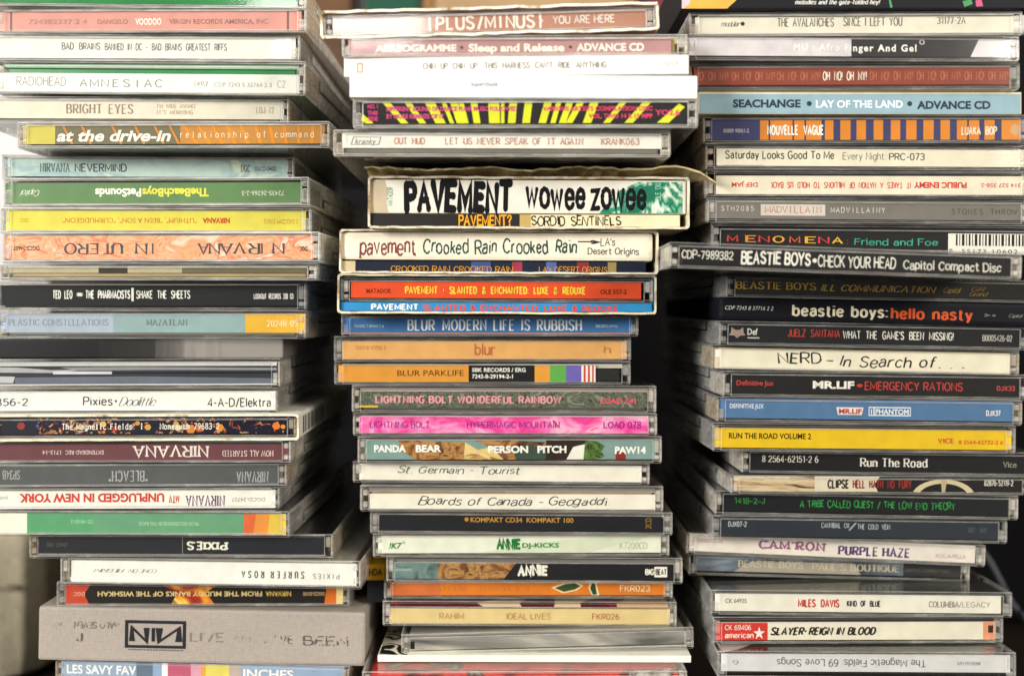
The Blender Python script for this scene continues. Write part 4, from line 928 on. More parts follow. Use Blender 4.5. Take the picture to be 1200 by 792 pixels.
 dict(xl=412.5, xr=761, yt=542.5, yb=569, d=405, yaw=-0.6, s=0.006, tray='tan', book='C8C2B4', paper=(420, 752, 546, 566, 'E9E4D8'),
      txt=[('St. Germain - Tourist', 465, 607.5, 8, '5A5A58', 'pen', -3)],
      label='CD case with white spine, penned handwriting near its upper edge, under the picture-scrap one'),
 dict(xl=422, xr=778, yt=567, yb=599.5, d=401, yaw=0.4, s=0.006, tray='tan', book='77736C', paper=(433, 769, 578, 597, 'E9E4D8'),
      txt=[('Boards of Canada - Geogaddi', 490.5, 709, 9, '4A4A48', 'pen', -1)],
      label='CD case with white spine, grey top band and looping penned handwriting'),
 dict(xl=433, xr=788, yt=599.5, yb=625.5, d=402, yaw=-0.4, s=0.004, tray='black', book='C8C0B0', paper=(442.5, 776, 602.5, 622, '1D1E24'),
      txt=[('•', 544, 549, 6, 'B8862C', 'block', -3), ('KOMPAKT CD34', 551, 612, 6, 'BC8A34', 'bold', -3), ('KOMPAKT 100', 617, 672, 6, 'BC8A34', 'bold', -3), ('2CD', 757, 763, 12, '9A7430', 'line', 0, 2)],
      label='CD case with black spine and a line of small golden capitals'),
 dict(xl=437, xr=785, yt=625.5, yb=652.5, d=405, yaw=0.3, tray='black', paper=(443, 775, 630.5, 648.5, 'E3E6D6'),
      art=[('p', [(555, 1), (640, .3), (700, 0), (760, 0), (690, 1)], 'D3DAC2')],
      txt=[('!K7', 455.6, 471, 7, '2E7A42', 'boldob', 0), ('O', 471.5, 474.5, 3, '2E7A42', 'line', -3), ('ANNIE', 583, 609, 10, '1F7A38', 'brush', -1), ('DJ-KICKS', 612, 655.5, 5.5, '2E8A4C', 'black', 0), ('K7200CD', 727, 759, 7, 'B4BCA4', 'line', 1)],
      label='CD case with pale greenish white spine and small dark green lettering'),
 dict(xl=452, xr=800, yt=653, yb=681, d=405, yaw=-0.3, s=0.003, tray='black', book='6C6862', paper=(459, 789, 660, 677.5, '1B1B20'),
      art=[('r', 767, 782, .18, .82, 'ECE8DC'), ('r', 459, 513, 0, 1, TEALPIC), ('p', [(513, 0), (605, 0), (590, 1), (513, 1)], BROWNPIC)],
      txt=[('ANNIE', 608, 640.5, 10, 'ECE8DC', 'brush', -1), ('BIG', 757, 766, 6, 'ECE8DC', 'condb', 0), ('BEAT', 769, 781, 6, '1B1B20', 'condb', 0), ('679 ATLANTIC', 463, 482, 3, 'B8C8C4', 'bold', -1)],
      label='CD case with dark spine, teal and brown at one end and a brushy white word'),
 dict(xl=450, xr=789, yt=681, yb=703, d=411, yaw=0.4, s=0.003, tray='black', book='4A2026', paper=(457, 781, 684, 699.5, 'DE7C28'),
      art=[('r', 457, 515, 0, 1, 'D2703A'), ('p', [(646, .45), (662, .1), (676, .05), (684, .3), (676, .65), (660, .85)], 'E9D9A8'), ('p', [(650, .47), (663, .18), (674, .13), (681, .32), (674, .58), (661, .75)], '3A4A28'), ('p', [(692, .0), (699, .1), (703, 1), (694, 1), (690, .5)], 'E9D9A8'), ('p', [(694, .05), (698, .2), (700, .95), (695, .95), (692, .5)], '33442A')],
      txt=[('RAHIM JUNGLES', 500, 622, 5.5, 'C8742E', 'monow', 0), ('FKR023', 727.5, 762, 6.5, 'EBD9AC', 'medium', 0)],
      label='CD case with bright orange spine and a small dark green leaf'),
 dict(xl=448, xr=793, yt=703.5, yb=735, d=408, yaw=-0.2, s=0.002, tray='black', book=MAROONART, paper=(455.6, 785.6, 713.5, 732.5, 'DCC58C'),
      txt=[('RAHIM', 515, 543, 6.5, 'B98858', 'medium', 0), ('IDEAL LIVES', 594, 645, 6.5, 'B98858', 'medium', 0), ('FKR026', 694.5, 725.5, 6.5, 'B06A4A', 'medium', 0)],
      label='CD case with buff yellow spine and faint rusty capitals'),
 dict(xl=470.6, xr=814, yt=738, yb=766, d=403, yaw=0.5, s=-0.020, tray='grey', book='A8A49C', paper=(480, 806, 742, 763.5, SMOKEART), art=[('r', 480, 806, 0, .07, '3C3B3A'), ('r', 480, 806, .83, .88, '35332F'), ('r', 480, 806, .92, .96, 'D8D2C4'), ('r', 480, 486, .3, .75, '1C1C1C')], label='smoky clear CD case lying crooked on a white card sheet'),
 dict(kind='sleeve', name='card_sleeve', xl=442.5, xr=810, yt=766, yb=776, d=400, s=0.002, yaw=0.0, body='E6E4D4', bev=0.3, top=WAVES, label='thin white card sleeve sticking out beneath the crooked smoky case'),
 dict(xl=424, xr=806, yt=786, yb=816, d=390, yaw=0.2, tray='black', book=REDART, paper=(436, 796, 793, 813, 'C8C4BC'), label='clear CD case with a red and black cover under its lid, lowest in its stack'),
]

RIGHT = [
 dict(kind='sleeve', name='card_box', cat='CD box', xl=799, xr=1214, yt=-44, yb=11.5, d=366, s=0.0, yaw=0.0, body='1C1C20',
      art=[('p', [(799, 0), (875, 0), (864, .8), (852, 1), (799, 1)], 'E0A24A'), ('p', [(799, .5), (811, .6), (808, .9), (801, 1), (799, 1)], 'E4B4B8'), ('p', [(1128, .84), (1138, .80), (1140, .9), (1130, .97)], '4E8C5A'), ('p', [(1143, .82), (1150, .80), (1152, .95), (1144, .96)], 'C05A7C'), ('p', [(1041, .75), (1043, .75), (1046, .98), (1043, .98)], '4E8C5A')],
      txt=[('melodies and the gate-folded hey!', 932, 1030, 5, 'E8E4DA', 'serifi', 20)],
      label='thick black box with orange corner, cut off by the photo’s top edge'),
 dict(xl=808, xr=1198, yt=12.5, yb=41.5, d=369, s=0.0, yaw=-0.4, tray='white', book='D8D2C2', paper=(816, 1196, 18, 38, 'E7E1D2'),
      txt=[('modular', 846, 867, 6, '4A4644', 'script', -2), ('•', 869, 874, 6, '3A3838', 'block', -2), ('THE AVALANCHES', 912.6, 978, 9.5, '5C5650', 'deco', -3.5), ('SINCE I LEFT YOU', 990, 1058, 9.5, '5C5650', 'deco', -4), ('31177-2A', 1099.6, 1132, 7.5, '5C5650', 'deco', -5)],
      label='CD case with ivory spine and thin art deco capitals, under the black and orange box'),
 dict(xl=804, xr=1197, yt=41.5, yb=73, d=368, yaw=0.4, s=0.002, tray='plum', book='D8D4CC', paper=(807, 1196, 45, 66.5, LILAC),
      art=[('p', [(999, 0), (1150, 0), (1140, 1), (999, 1)], '333236'), ('p', [(1150, 0), (1196, 0), (1196, 1), (1140, 1)], LILAC)],
      txt=[('MU : Afro Fi', 931, 999, 8.5, 'F2EEF0', 'widebold', -0.5), ('nger And Gel', 1001, 1076, 8.5, 'F2F0EC', 'widebold', 0), ('o', 1080, 1085, 7, 'C8C0B8', 'line', -8)],
      label='CD case with spine half pale lilac, half charcoal, crossed by white lettering'),
 dict(xl=808, xr=1195, yt=73, yb=106, d=371, yaw=-0.3, tray='plum', book='B8A89C', paper=(814, 1184, 77, 99, '8C4434'),
      txt=[('OH NO! OH MY!', a, a + 50, 9.5, 'B46A54', 'cond', 0) for a in (804, 859, 912, 1021, 1076, 1132)] + [('OH NO! OH MY!', 966, 1016.5, 9.5, 'F2EADC', 'cond', 0)],
      label='CD case with brick red spine repeating one phrase, white only at the middle'),
 dict(kind='sleeve', xl=818, xr=1198, yt=107, yb=134, d=374, yaw=0.2, body='DDD2AE', paper=(818.5, 1197.5, 110, 133, '86A2AB'),
      txt=[('SEACHANGE', 858.5, 938, 9.5, '2A3A42', 'black', -0.5), ('•', 945, 951, 8, '2A3A42', 'black'), ('LAY OF THE LAND', 956, 1058, 9, 'E8EEEE', 'bold', 0), ('•', 1063, 1069, 8, '2A3A42', 'black', 0), ('ADVANCE CD', 1074.6, 1161, 9.5, '2A3A42', 'black', 1)],
      label='card sleeve with light blue spine and bold dark and white capitals'),
 dict(xl=824, xr=1206, yt=135, yb=168.5, d=375, yaw=-0.5, s=0.002, tray='plum', book='2A2426', paper=(832, 1204, 140.5, 164, '3C3E6C'),
      art=[('r', a, a + w, 0, 1, 'D9852E') for a, w in ((892, 10), (904, 26), (932, 12), (946, 18), (968, 10), (986, 12), (1005, 11), (1025, 11), (1045, 11), (1063, 12), (1083, 12), (1103, 11), (1122, 12), (1136, 12), (1154, 12), (1174, 22))] + [('p', [(1190 + 6 * math.cos(j * .785), .5 + .3 * math.sin(j * .785)) for j in range(8)], 'C8A078')],
      txt=[('80889 90061-2', 849, 879, 5, 'B8B8CC', 'bold', 0.5), ('NOUVELLE VAGUE', 901, 966, 10, 'F2EEE6', 'condb', 0), ('LUAKA BOP', 1128, 1168, 8.5, 'E8D8C4', 'condb', 1)],
      label='CD case with navy spine barred by bright orange vertical stripes'),
 dict(xl=826, xr=1208, yt=168.5, yb=200, d=377, yaw=0.4, s=0.003, tray='plum', book='3A3032', paper=(840, 1204, 174, 195, 'E6DFCC'),
      txt=[('Saturday Looks Good To Me', 850.6, 978, 8.5, '3A3836', 'medium', -3), ('Every Night:', 989, 1039, 8, '6A6864', 'light', -2), ('PRC-073', 1044, 1085, 7.5, '4A4844', 'line', -1.5), ('.................', 848, 895, 1.5, '6A6660', 'black', 9)],
      label='CD case with cream spine and one dark grey sans-serif line, under the orange-barred one'),
 dict(xl=827, xr=1209, yt=200, yb=233, d=379, yaw=-0.3, s=0.004, flip=1, tray='plum', book='3A3032', paper=(840, 1204, 205.5, 228, 'E6DECB'),
      txt=[('DEF JAM', 858.5, 889, 5.5, 'D2502E', 'bold', 0, 1), ('IT TAKES A NATION OF MILLIONS TO HOLD US BACK', 905, 1068, 6.5, 'D2502E', 'cond', 0, 1), ('PUBLIC ENEMY', 1072, 1134, 7, 'D0402A', 'black', 0, 1), ('314 527 358-2', 1150.6, 1197, 5, 'D2705A', 'bold', 0, 1)],
      label='CD case with cream spine and upside-down red lettering'),
 dict(xl=828, xr=1210, yt=233, yb=262.5, d=381, yaw=0.3, s=0.006, tray='plum', book='6E6A66', paper=(830, 1206, 234.5, 257.5, '77736E'),
      art=[('r', 892, 968, .22, .82, 'CFC8C0')],
      txt=[('STH2085', 844.6, 885, 5.5, 'CFCBC4', 'monow', -1), ('MADVILLAIN', 897, 964, 7, 'B8635A', 'typel', 0), ('MADVILLAINY', 974, 1039.5, 6, 'E0DCD4', 'monow', 0), ('STONES THROW', 1116, 1195, 6, '4C4844', 'monow', 1)],
      label='CD case with flat grey spine, a pale box of red type and spaced capitals'),
 dict(xl=834, xr=1212, yt=262, yb=294, d=383, yaw=-0.4, s=0.010, rx=1000, tray='black', book='2A2829', paper=(844, 1206, 271, 292.5, '151518'),
      art=[('r', 1112, 1206, .02, 1.1, 'E8E6DE')] + [('r', 1118 + x, 1118 + x + w, .05, .66, '1A1A1C') for x, w in ((3, 2), (7, 1), (10, 3), (15, 1), (18, 2), (22, 1), (25, 3), (30, 2), (34, 1), (37, 2), (41, 3), (46, 1), (49, 2), (53, 1), (56, 3), (61, 1), (64, 2), (68, 3), (73, 1), (76, 2), (80, 2))],
      txt=[(c, a, a + 11, 7, col, 'medium', dy) for c, a, col, dy in (('M', 854, 'D23A3A', -2.5), ('E', 876, 'D28A34', -2.3), ('N', 891, 'D23A3A', -2.1), ('O', 908, 'E0A838', -1.9), ('M', 927, 'D25A34', -1.7), ('E', 946, 'E0A838', -1.5), ('N', 961, 'D23A3A', -1.4), ('A', 977, 'E0B03C', -1.2))] + [(':', 993, 995.5, 7, 'D23A3A', 'medium', -0.8), ('Friend and Foe', 1003, 1099, 7, '3FA08C', 'hand', 0), ('8', 1113, 1117, 5, '2A2A2A', 'sans', 9), ('55173', 1128, 1156, 5.5, '2A2A2A', 'wide', 9.5), ('10602', 1164, 1193, 5.5, '2A2A2A', 'wide', 9.5)],
      label='CD case with black spine, multicoloured spaced capitals and a barcode at its end'),
 dict(xl=784, xr=1196, yt=292.5, yb=322.5, d=352, yaw=-0.5, s=0.036, tray='black', book='2E2C2C', paper=(803, 1184, 298, 318, '1A1A1D'),
      txt=[('CDP-7989382', 800, 859.6, 9, 'E6E2D8', 'hand', -2), ('BEASTIE BOYS', 870, 950, 13, 'EFEBE2', 'handb', -1), ('•', 953, 958, 7, 'EFEBE2', 'handb', 0), ('CHECK YOUR HEAD', 960, 1050, 12, 'EFEBE2', 'hand', 0), ('Capitol Compact Disc', 1059.5, 1173, 9.5, 'E2DED4', 'hand', 1)],
      label='CD case with black spine and white marker lettering, jutting out and tilted'),
 dict(xl=850, xr=1217, yt=323.5, yb=350.5, rx=1000, d=391, yaw=0.5, s=0.020, tray='black', book='3A3836', paper=(856, 1212, 327.5, 346, '1E1E1C'),
      txt=[('BEASTIE BOYS', 863, 956, 8, 'E0B03C', 'serif', -1), ('ILL COMMUNICATION', 963, 1096, 7, 'E0B03C', 'serifi', 0), ('Capitol', 1107, 1126, 6, 'B08A34', 'script', 0), ('G.R.', 1140, 1156, 5, '8A6E34', 'script', -2), ('Grand', 1138, 1158, 5, '9A7A34', 'script', 4)],
      label='CD case with black spine and gold serif capitals, second half italic'),
 dict(kind='sleeve', name='digipak', xl=842, xr=1214, yt=351, yb=378, rx=950, d=392, yaw=-0.2, s=0.022, body='15161C', bev=1.8,
      txt=[('CDP 7243 8 37716 2 2', 849.5, 906, 5, 'C8C4BC', 'oblique', -1.5), ('beastie boys:', 929.5, 1039, 12, 'DCD2B4', 'blockl', 0), ('hello nasty', 1045, 1138, 12, 'C8542A', 'blockl', 1), ('>=', 1153, 1166, 5, '6A665E', 'block', 1), ('Capitol', 1181, 1196, 4, '8A867C', 'script', 1)],
      label='black card case with blocky rounded cream and orange lettering'),
 dict(xl=842, xr=1208, yt=377, yb=405.5, rx=950, d=394, yaw=0.4, s=0.018, tray='black', book='2A2826', paper=(847, 1202, 379.5, 402, '17191F'),
      txt=[('JUELZ SANTANA', 924, 984.6, 8, 'B83A34', 'cond', -1), ("WHAT THE GAME'S BEEN MISSING!", 989, 1119, 8.5, 'E0DCD4', 'cond', 0), ('B0005426-02', 1154, 1188.5, 6.5, 'B4B0AA', 'cond', 1), ('Def', 876, 888, 8, 'D8D4CC', 'bold', -2), ('M', 858, 870, 8, 'A89088', 'slab', -1)],
      art=[('r', 876, 890, .72, .78, 'C8C4BC'), ('p', [(857, .25), (862, .35), (866, .35), (871, .25), (869, .6), (864, .78), (859, .6)], '9C8078')],
      label='CD case with black spine and narrow capitals, a red pair of words then white'),
 dict(xl=834, xr=1194, yt=408, yb=436.5, rx=1010, d=397, yaw=-0.3, s=0.020, tray='tan', book='D9CDA2', paper=(838, 1184, 413, 435, 'E8E0CC'),
      txt=[('NERD', 914, 962, 12, '2C2A28', 'scrawl', -2), ('-', 970, 978, 10, '2C2A28', 'scrawl', 0), ('In Search of', 986, 1095, 12, '2C2A28', 'penb', 0), ('. . .', 1102, 1131, 12, '2C2A28', 'penb', 0)],
      label='CD case with blank ivory spine and large black handwriting ending in dots'),
 dict(xl=846, xr=1208, yt=436.5, yb=466.5, rx=1010, d=397, yaw=0.5, s=0.014, tray='black', book='2E2C2A', paper=(851, 1203, 441, 463, '1B1A1C'),
      txt=[('Definitive Jux', 863, 907, 6, 'B8403A', 'bold', -2), ('MR.LIF', 953, 1002, 9, 'EAE6E0', 'black', -1), ('+', 1005, 1012, 9, 'C83C34', 'block', -0.5), ('EMERGENCY RATIONS', 1015, 1130, 9, 'BE3E36', 'medium', 0), ('DJX33', 1171.5, 1192, 5, 'B8403A', 'block', 1)],
      label='CD case with black spine, a fat white name and red capitals after a red cross'),
 dict(xl=840, xr=1198, yt=467, yb=496.5, rx=1010, d=398, yaw=-0.2, s=0.012, tray='black', book='3A3632', paper=(845, 1188, 469, 492, '50749F'),
      art=[('p', [(981, .38), (1013, .38), (1011, .76), (983, .76)], 'E4DCD8'), ('r', 1019, 1068.5, .34, .8, 'DCE0E8'), ('r', 1026, 1067.5, .40, .74, '50749F'), ('r', 1020, 1024.5, .40, .74, '50749F')],
      txt=[('DEFINITIVE JUX', 856, 896, 5.5, 'D8DEE8', 'bold', -3), ('MR.LIF', 984, 1011, 6, 'B8383A', 'black', 1.6), ('I', 1021.5, 1023, 6, 'E8ECF0', 'bold', 1.6), ('PHANTOM', 1027, 1066, 6.5, 'E8ECF0', 'bold', 1.6), ('DJX37', 1157, 1173, 5.5, 'E0E4EA', 'block', 2)],
      label='CD case with denim blue spine and small white boxed lettering'),
 dict(xl=834, xr=1193, yt=497, yb=529, rx=1010, d=398, yaw=0.6, s=0.012, tray='black', book='4A4236', paper=(837, 1189, 503.5, 525, 'E3BC1E'),
      txt=[('RUN THE ROAD VOLUME 2', 854, 951, 7, '2A2412', 'bold', -3), ('VICE', 1102, 1120, 5, 'CB5A1C', 'block', 1), ('8 2564-62732-2 6', 1126, 1179, 5, 'CB5A1C', 'bold', 2)],
      label='CD case with solid golden yellow spine and small black capitals'),
 dict(xl=869, xr=1216, yt=529, yb=556.5, rx=1010, d=404, yaw=-0.3, s=0.012, tray='black', book='26241F', paper=(878, 1210, 531, 553.5, '17171A'),
      txt=[('8 2564-62151-2 6', 894.5, 959.6, 7, 'DAD6CE', 'serifl', -2), ('Run The Road', 1010, 1087, 9.5, 'E4E0D8', 'serif', 0.5), ('Vice', 1177, 1191.5, 6, '9A968E', 'serif', 1)],
      label='CD case with black spine and plain white serif lettering, under the yellow one'),
 dict(xl=855, xr=1212, yt=557, yb=578.5, rx=1010, d=403, yaw=0.8, s=0.010, tray='black', book='2A2622', paper=(859, 1207, 558.5, 575.5, '1A1818'),
      art=[('r', 859, 955, 0, 1, BEIGEPIC), ('p', [(955, 0), (1032, 0), (1026, .5), (1030, 1), (955, 1)], 'D8CDB8')] + [('p', [(1108 + 38 * math.cos(a), 1.35 - 1.2 * math.sin(a)), (1108 + 38 * math.cos(a + .21), 1.35 - 1.2 * math.sin(a + .21)), (1108 + 30 * math.cos(a + .21), 1.35 - .92 * math.sin(a + .21)), (1108 + 30 * math.cos(a), 1.35 - .92 * math.sin(a))], 'CDBFA0') for a in [0.30 + i * .21 for i in range(12)]] + [('p', [(1105, .2), (1112, .2), (1110, 1), (1106, 1)], 'B8A888')],
      txt=[('CLIPSE', 971, 995, 9, '2A2624', 'condb', 0), ('HELL HATH NO FURY', 1000.6, 1069.6, 8.5, '8C2A26', 'condb', 0), ('82876-52119-2', 1157, 1191, 6, 'D8D4CC', 'cond', -2)],
      label='CD case with boards-and-wheel picture spine, black and dark red narrow capitals'),
 dict(xl=838, xr=1192, yt=578.5, yb=606, rx=1000, d=407, yaw=-0.6, s=0.014, tray='black', book='24262A', paper=(845, 1180, 582, 602, '16191D'),
      txt=[('1418-2-J', 862, 897, 6, '2F8A44', 'hand', -2), ('A TRIBE CALLED QUEST / THE LOW END THEORY', 939, 1119.5, 7.5, '2F9448', 'scrawlb', 0)],
      label='CD case with black spine and small rough green hand lettering'),
 dict(xl=834, xr=1182, yt=606, yb=633, rx=1000, d=408, yaw=0.3, s=0.016, tray='black', book='24262A', paper=(840, 1172, 608.5, 629, '2A303A'),
      txt=[('DJX07-2', 854, 875, 5.5, 'B4B8BC', 'cond', -3), ('CANNIBAL OX', 963.5, 996, 5.5, 'A8ACB0', 'cond', -3), ('/', 996, 1004, 8, 'A8ACB0', 'light', -2), ('THE COLD VEIN', 1006, 1044, 5.5, 'A8ACB0', 'cond', -2), ('DEF JUX', 1137, 1158, 5, '4E5660', 'cond', 0)],
      label='CD case with dark blue-grey spine and tiny pale narrow capitals'),
 dict(xl=804, xr=1154, yt=633, yb=655, rx=980, d=414, yaw=-0.4, s=0.040, tray='plum', book='8A8088', paper=(808, 1143, 634.5, 652, 'E6DDD4'),
      txt=[("CAM'RON", 891, 966, 9, '9A5A84', 'slab', -1), ('PURPLE HAZE', 984, 1066, 9.5, '553C74', 'serifb', 1.5), ('ROC-A-FELLA', 1097, 1132, 5, 'BFA8B0', 'bold', 2.5), ('B0002725-02', 818, 848, 5, 'C8A8AC', 'bold', -2.5)],
      label='CD case with white spine tilted downhill, ornate purple and magenta capitals'),
 dict(xl=806, xr=1138, yt=655, yb=675, rx=980, d=420, yaw=0.4, s=0.030, tray='black', book='33343A', paper=(812, 1128, 656, 671, GREYPIC),
      art=[('p', [(880, .35), (1000, .3), (1010, 1), (860, 1)], 'A39C90'), ('r', 1060, 1128, 0, 1, '26262A')],
      txt=[('BEASTIE BOYS', 866, 941, 7.5, 'C8BCA2', 'serif', 0), ("PAUL'S BOUTIQUE", 953, 1055, 7.5, 'C8BCA2', 'serif', 1), ('CAPITOL COMPACT DISC', 1062, 1115, 4, '6A665C', 'sans', 2)],
      label='CD case with smoky blue-grey picture spine and dull gold capitals'),
 dict(xl=833, xr=1186, yt=696, yb=722, d=402, yaw=-0.3, s=0.006, tray='black', book='3A3936', paper=(839, 1174, 700.5, 718.5, 'E6E2D6'),
      txt=[('CK 64935', 851, 876, 5.5, '8A867E', 'bold', -2), ('MILES DAVIS', 937, 984, 8, 'C8382E', 'condb', 0), ('KIND OF BLUE', 994, 1032.5, 6, '2A2826', 'condb', 0), ('COLUMBIA', 1090, 1124, 6.5, '6A6660', 'serif', 0), ('/LEGACY', 1125, 1161, 6, '7A7670', 'light', 0)],
      label='CD case with white spine, red then black capitals, its clear lid catching reflections'),
 dict(xl=835, xr=1178, yt=722.5, yb=751, d=402, yaw=0.5, s=0.003, tray='black', book='2E2C2A', paper=(839, 1170, 729, 747.5, 'E7E0CE'),
      art=[('r', 839, 900, 0, 1, 'D03A32'), ('p', [(890 + (7 if j % 2 == 0 else 2.8) * math.sin(j * .628), .62 - (.38 if j % 2 == 0 else .15) * math.cos(j * .628)) for j in range(10)], 'F0ECE4'), ('r', 1155, 1170, 0, 1, 'E0906C'), ('r', 1161, 1167, .2, .62, '1E1C1C')],
      txt=[('CK 69406', 850, 880, 5.5, 'F0E0D4', 'line', -4), ('american', 850, 883, 6, 'F4ECE4', 'line', 4), ('SLAYER', 904, 941, 8, '2A2826', 'condob', 0), ('•', 943.5, 946, 4, '2A2826', 'block', 0), ('REIGN IN BLOOD', 949, 1026, 8, '2A2826', 'condob', 0)],
      label='CD case with cream spine, red square with a white star and black italics'),
 dict(xl=841, xr=1191, yt=767, yb=796, d=393, yaw=-0.2, s=0.003, flip=0, tray='black', book=SWOOSH, paper=(846, 1185, 770.5, 789, 'D6D5D8'),
      txt=[('The Magnetic Fields: 69 Love Songs', 912, 1086, 8, '77777C', 'line', 0, 1), ('MERGE169', 1123, 1150, 4.5, '9A9A9E', 'bold', 0, 1), ('6', 860, 866, 5, 'A8A8AC', 'line', 0, 1)],
      label='CD case with pale lilac-white spine and thin upside-down lettering, lowest in its stack'),
]

stack(LEFT, 'compact discs piled in the beige-cushion stack', range(11, 60))
stack(MID, 'compact discs piled in the middle stack', range(6, 60))
stack(RIGHT, 'compact discs piled in the stack with the tilted black case', range(2, 60))

# ------------------------------------------------------------------ what shows dimly past the stacks
def at(px, py, d):
    return ((px - HX) * d / FPX, d - CAM_D, (HY - py) * d / FPX)

def cushion():
    x0, x1, y0, y1, z0, z1 = -620, -296, 215, 520, -236, -135
    r = thing('cushion', 'beige canvas cushion beside the linen-covered box', 'cushion', ((x0 + x1) / 2, y0, z0))
    bm = bmesh.new()
    bmesh.ops.create_cube(bm, size=1.0)
    bmesh.ops.bevel(bm, geom=list(bm.edges), offset=0.12, segments=4, affect='EDGES', profile=0.6)
    bmesh.ops.subdivide_edges(bm, edges=list(bm.edges), cuts=5, use_grid_fill=True)
    rnd = random.Random(3)
    from mathutils import noise as nz
    for v in bm.verts:
        p = Vector((v.co.x * (x1 - x0), (v.co.y + 0.5) * (y1 - y0), (v.co.z + 0.5) * (z1 - z0)))
        k = nz.noise(p * 0.018) * 7 + nz.noise(p * 0.05) * 2.5
        nrm = v.co.normalized()
        p += Vector((nrm.x * k, nrm.y * k, nrm.z * k if p.z > 12 else 0))
        v.co = p
    mb = MB(); mb.mi(cloth('canvas', 'B0A58C', 500.0, 0.2))
    mb.bm.free(); mb.bm = bm
    body = mb.build('cover', r, True)
    s = MB(); 
    pts = [(-155 + 310 * i / 30, -2.0 + 1.5 * math.sin(i * .9), 62 + 2 * math.sin(i * .5)) for i in range(31)]
    tube(s, pts, 1.6, cloth('canvas_piping', '857A62', 500.0, 0.2)); s.build('seam', r, True)

def tube(mb, pts, r, m, n=8):
    i = mb.mi(m); rings = []
    for k, p in enumerate(pts):
        a = Vector(pts[max(0, k - 1)]); b = Vector(pts[min(len(pts) - 1, k + 1)])
        d = (b - a).normalized(); u = d.orthogonal().normalized(); w = d.cross(u)
        rings.append([mb.bm.verts.new(Vector(p) + (u * math.cos(2 * math.pi * j / n) + w * math.sin(2 * math.pi * j / n)) * r) for j in range(n)])
    for a, b in zip(rings, rings[1:]):
        for j in range(n):
            f = mb.bm.faces.new([a[j], a[(j + 1) % n], b[(j + 1) % n], b[j]]); f.material_index = i
    for e in (rings[0], rings[-1]):
        f = mb.bm.faces.new(e); f.material_index = i

def block(name, label, cat, x0, x1, y0, y1, z0, z1, m, part='body', bev=1.0, extra=None):
    r = thing(name, label, cat, ((x0 + x1) / 2, y0, z0))
    b = MB(); w = (x1 - x0) / 2
    b.box(-w, w, 0, y1 - y0, 0, z1 - z0, m, bev, 2); b.build(part, r)
    if extra: extra(r, w, y1 - y0, z1 - z0)
    return r

cushion()
DARKW = solid('dark_stained_wood', '0C0B0D', 0.7, 0.1, 0.25, 14.0)
def doors(r, w, d, h):
    for sg in (-1, 1):
        a, b_ = sorted((sg * 2, sg * (w - 6)))
        q = MB(); q.box(a, b_, -7, -0.1, 6, h - 14, DARKW, 1.5); o = q.build('door', r)
        k = MB(); k.box(sg * 10 - 3, sg * 10 + 3, -14, -7.1, h * .5 - 14, h * .5 + 14, solid('dull_steel', '6A6864', 0.4, 0.5, 0.1, 30, 0.9), 1.5); k.build('handle', o)
block('cabinet', 'near-black cabinet standing behind the stacks', 'cabinet', -345, 720, 340, 700, -236, 205, DARKW, 'carcass', 2.0, doors)
def lidpart(r, w, d, h):
    q = MB(); q.box(-w - 1.2, w + 1.2, -1.2, d + 1.2, h - 14, h + 1.5, solid('green_board', '114A38', 0.6, 0.3, 0.15, 20), 0.8); q.build('lid', r)
block('storage_box', 'dark green box on the cabinet, behind the ragged slipcase', 'box', -112, -72, 360, 420, 205.2, 262, solid('green_card', '0E4533', 0.6, 0.3, 0.15, 20), 'body', 1.0, lidpart)
def frame_parts(r, w, d, h):
    q = MB()
    for x0, x1, z0, z1 in ((-w, w, 0, 7), (-w, w, h - 7, h), (-w, -w + 7, 7.1, h - 7.1), (w - 7, w, 7.1, h - 7.1)):
        q.box(x0, x1, -3, -0.1, z0, z1, solid('honey_wood', '8A6238', 0.45, 0.4, 0.3, 25), 0.6)
    q.build('frame', r)
block('wooden_tray', 'honey-brown wooden tray standing on edge behind the ragged slipcase', 'tray', -68, 96, 366, 384, 205.2, 330, solid('tan_wood', 'A98A64', 0.6, 0.3, 0.2, 18), 'panel', 0.8, frame_parts)
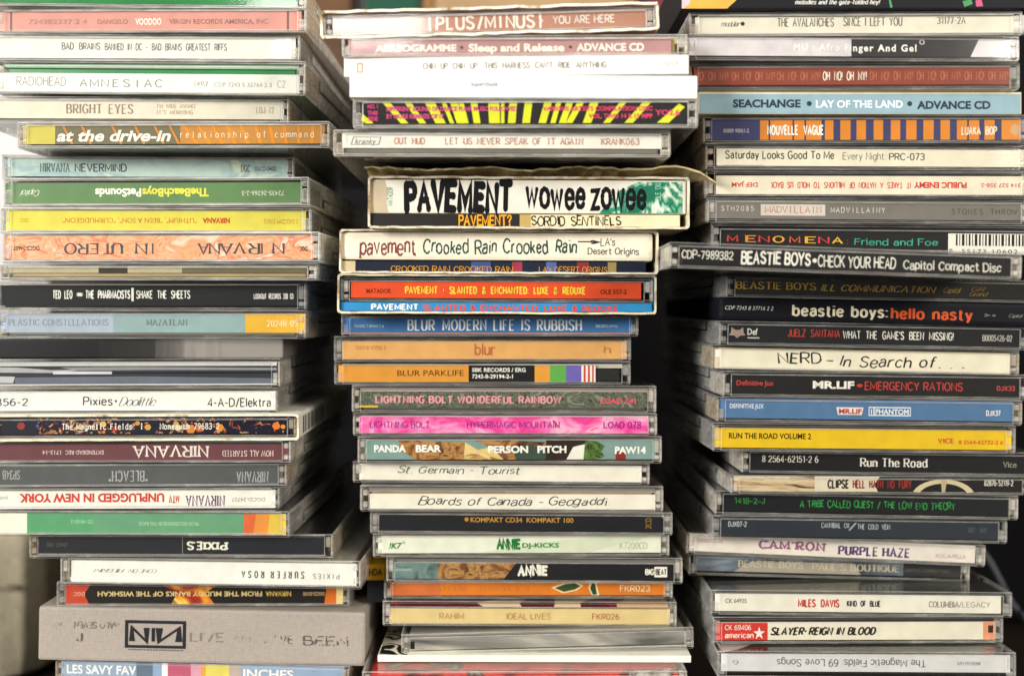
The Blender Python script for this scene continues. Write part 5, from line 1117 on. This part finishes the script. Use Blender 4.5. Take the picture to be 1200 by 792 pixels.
def pages(r, w, d, h):
    q = MB(); q.box(-w + 2.2, w - 2.2, 3, d + 0.6, 1.5, h - 1.5, paper('D8CCB0', 0.8), 0.2); q.build('pages', r)
block('book', 'maroon hardback book standing on the cabinet, beside the black and orange box', 'book', 104, 127, 345, 480, 205.2, 330, solid('maroon_cloth', '6E2A30', 0.7, 0.3, 0.15, 40), 'cover', 1.0, pages)
block('wooden_box', 'brown wooden box on the cabinet, between the first two stacks', 'box', -168, -122, 350, 430, 205.2, 268, solid('brown_wood', '5E3E22', 0.55, 0.3, 0.3, 20), 'body', 1.0,
      lambda r, w, d, h: (lambda q: (q.box(-w - 1, w + 1, -1, d + 1, h + .1, h + 6, solid('pale_wood', 'B5A68E', 0.5, 0.3, 0.2, 22), 0.8), q.build('lid', r)))(MB()))
# a small box with a yellow upper half on the linen box, in the gap between two stacks
def yellow_lid(r, w, d, h):
    q = MB(); q.box(-w - .3, w + .3, -.3, d + .3, 9.4, h + .3, paper('C4921F', 0.55), 0.3); o = q.build('lid', r)
    fs, tw = font_text('HDA', bold=0.03)
    lm = MB()
    for f, lay in fs: lm.poly([(-2.9 + a * 5.6 / tw, -0.36, 11.6 + b * 3.0) for a, b in f], ink('2A2416'))
    lm.build('lettering', o)
block('card_box', 'small black box with a yellow lid, on the linen box in the dark gap', 'box', -61.4, -54.0, 26, 110, -125.0, -109.2, paper('19181A', 0.55), 'body', 0.4, yellow_lid)
# the cable in the corner
cm = MB()
pts = []
ctrl = [at(1120, 610, 575), at(1152, 645, 572), at(1172, 680, 568), at(1186, 712, 566), at(1215, 735, 566), at(1262, 748, 570)]
for a, b in zip(ctrl, ctrl[1:]):
    for k in range(6): pts.append(tuple(a[j] + (b[j] - a[j]) * k / 6 for j in range(3)))
pts = [tuple(sum(pts[max(0, min(len(pts) - 1, i + o))][j] for o in (-3, -2, -1, 0, 1, 2, 3)) / 7 for j in range(3)) for i in range(len(pts))]
tube(cm, pts, 2.2, solid('grey_rubber', '4A4D52', 0.5, 0.4, 0.1, 60))
co = cm.build('cable', None, True)
co['label'] = 'dark grey cable hanging in a curve beside the lilac-white lowest case'; co['category'] = 'cable'
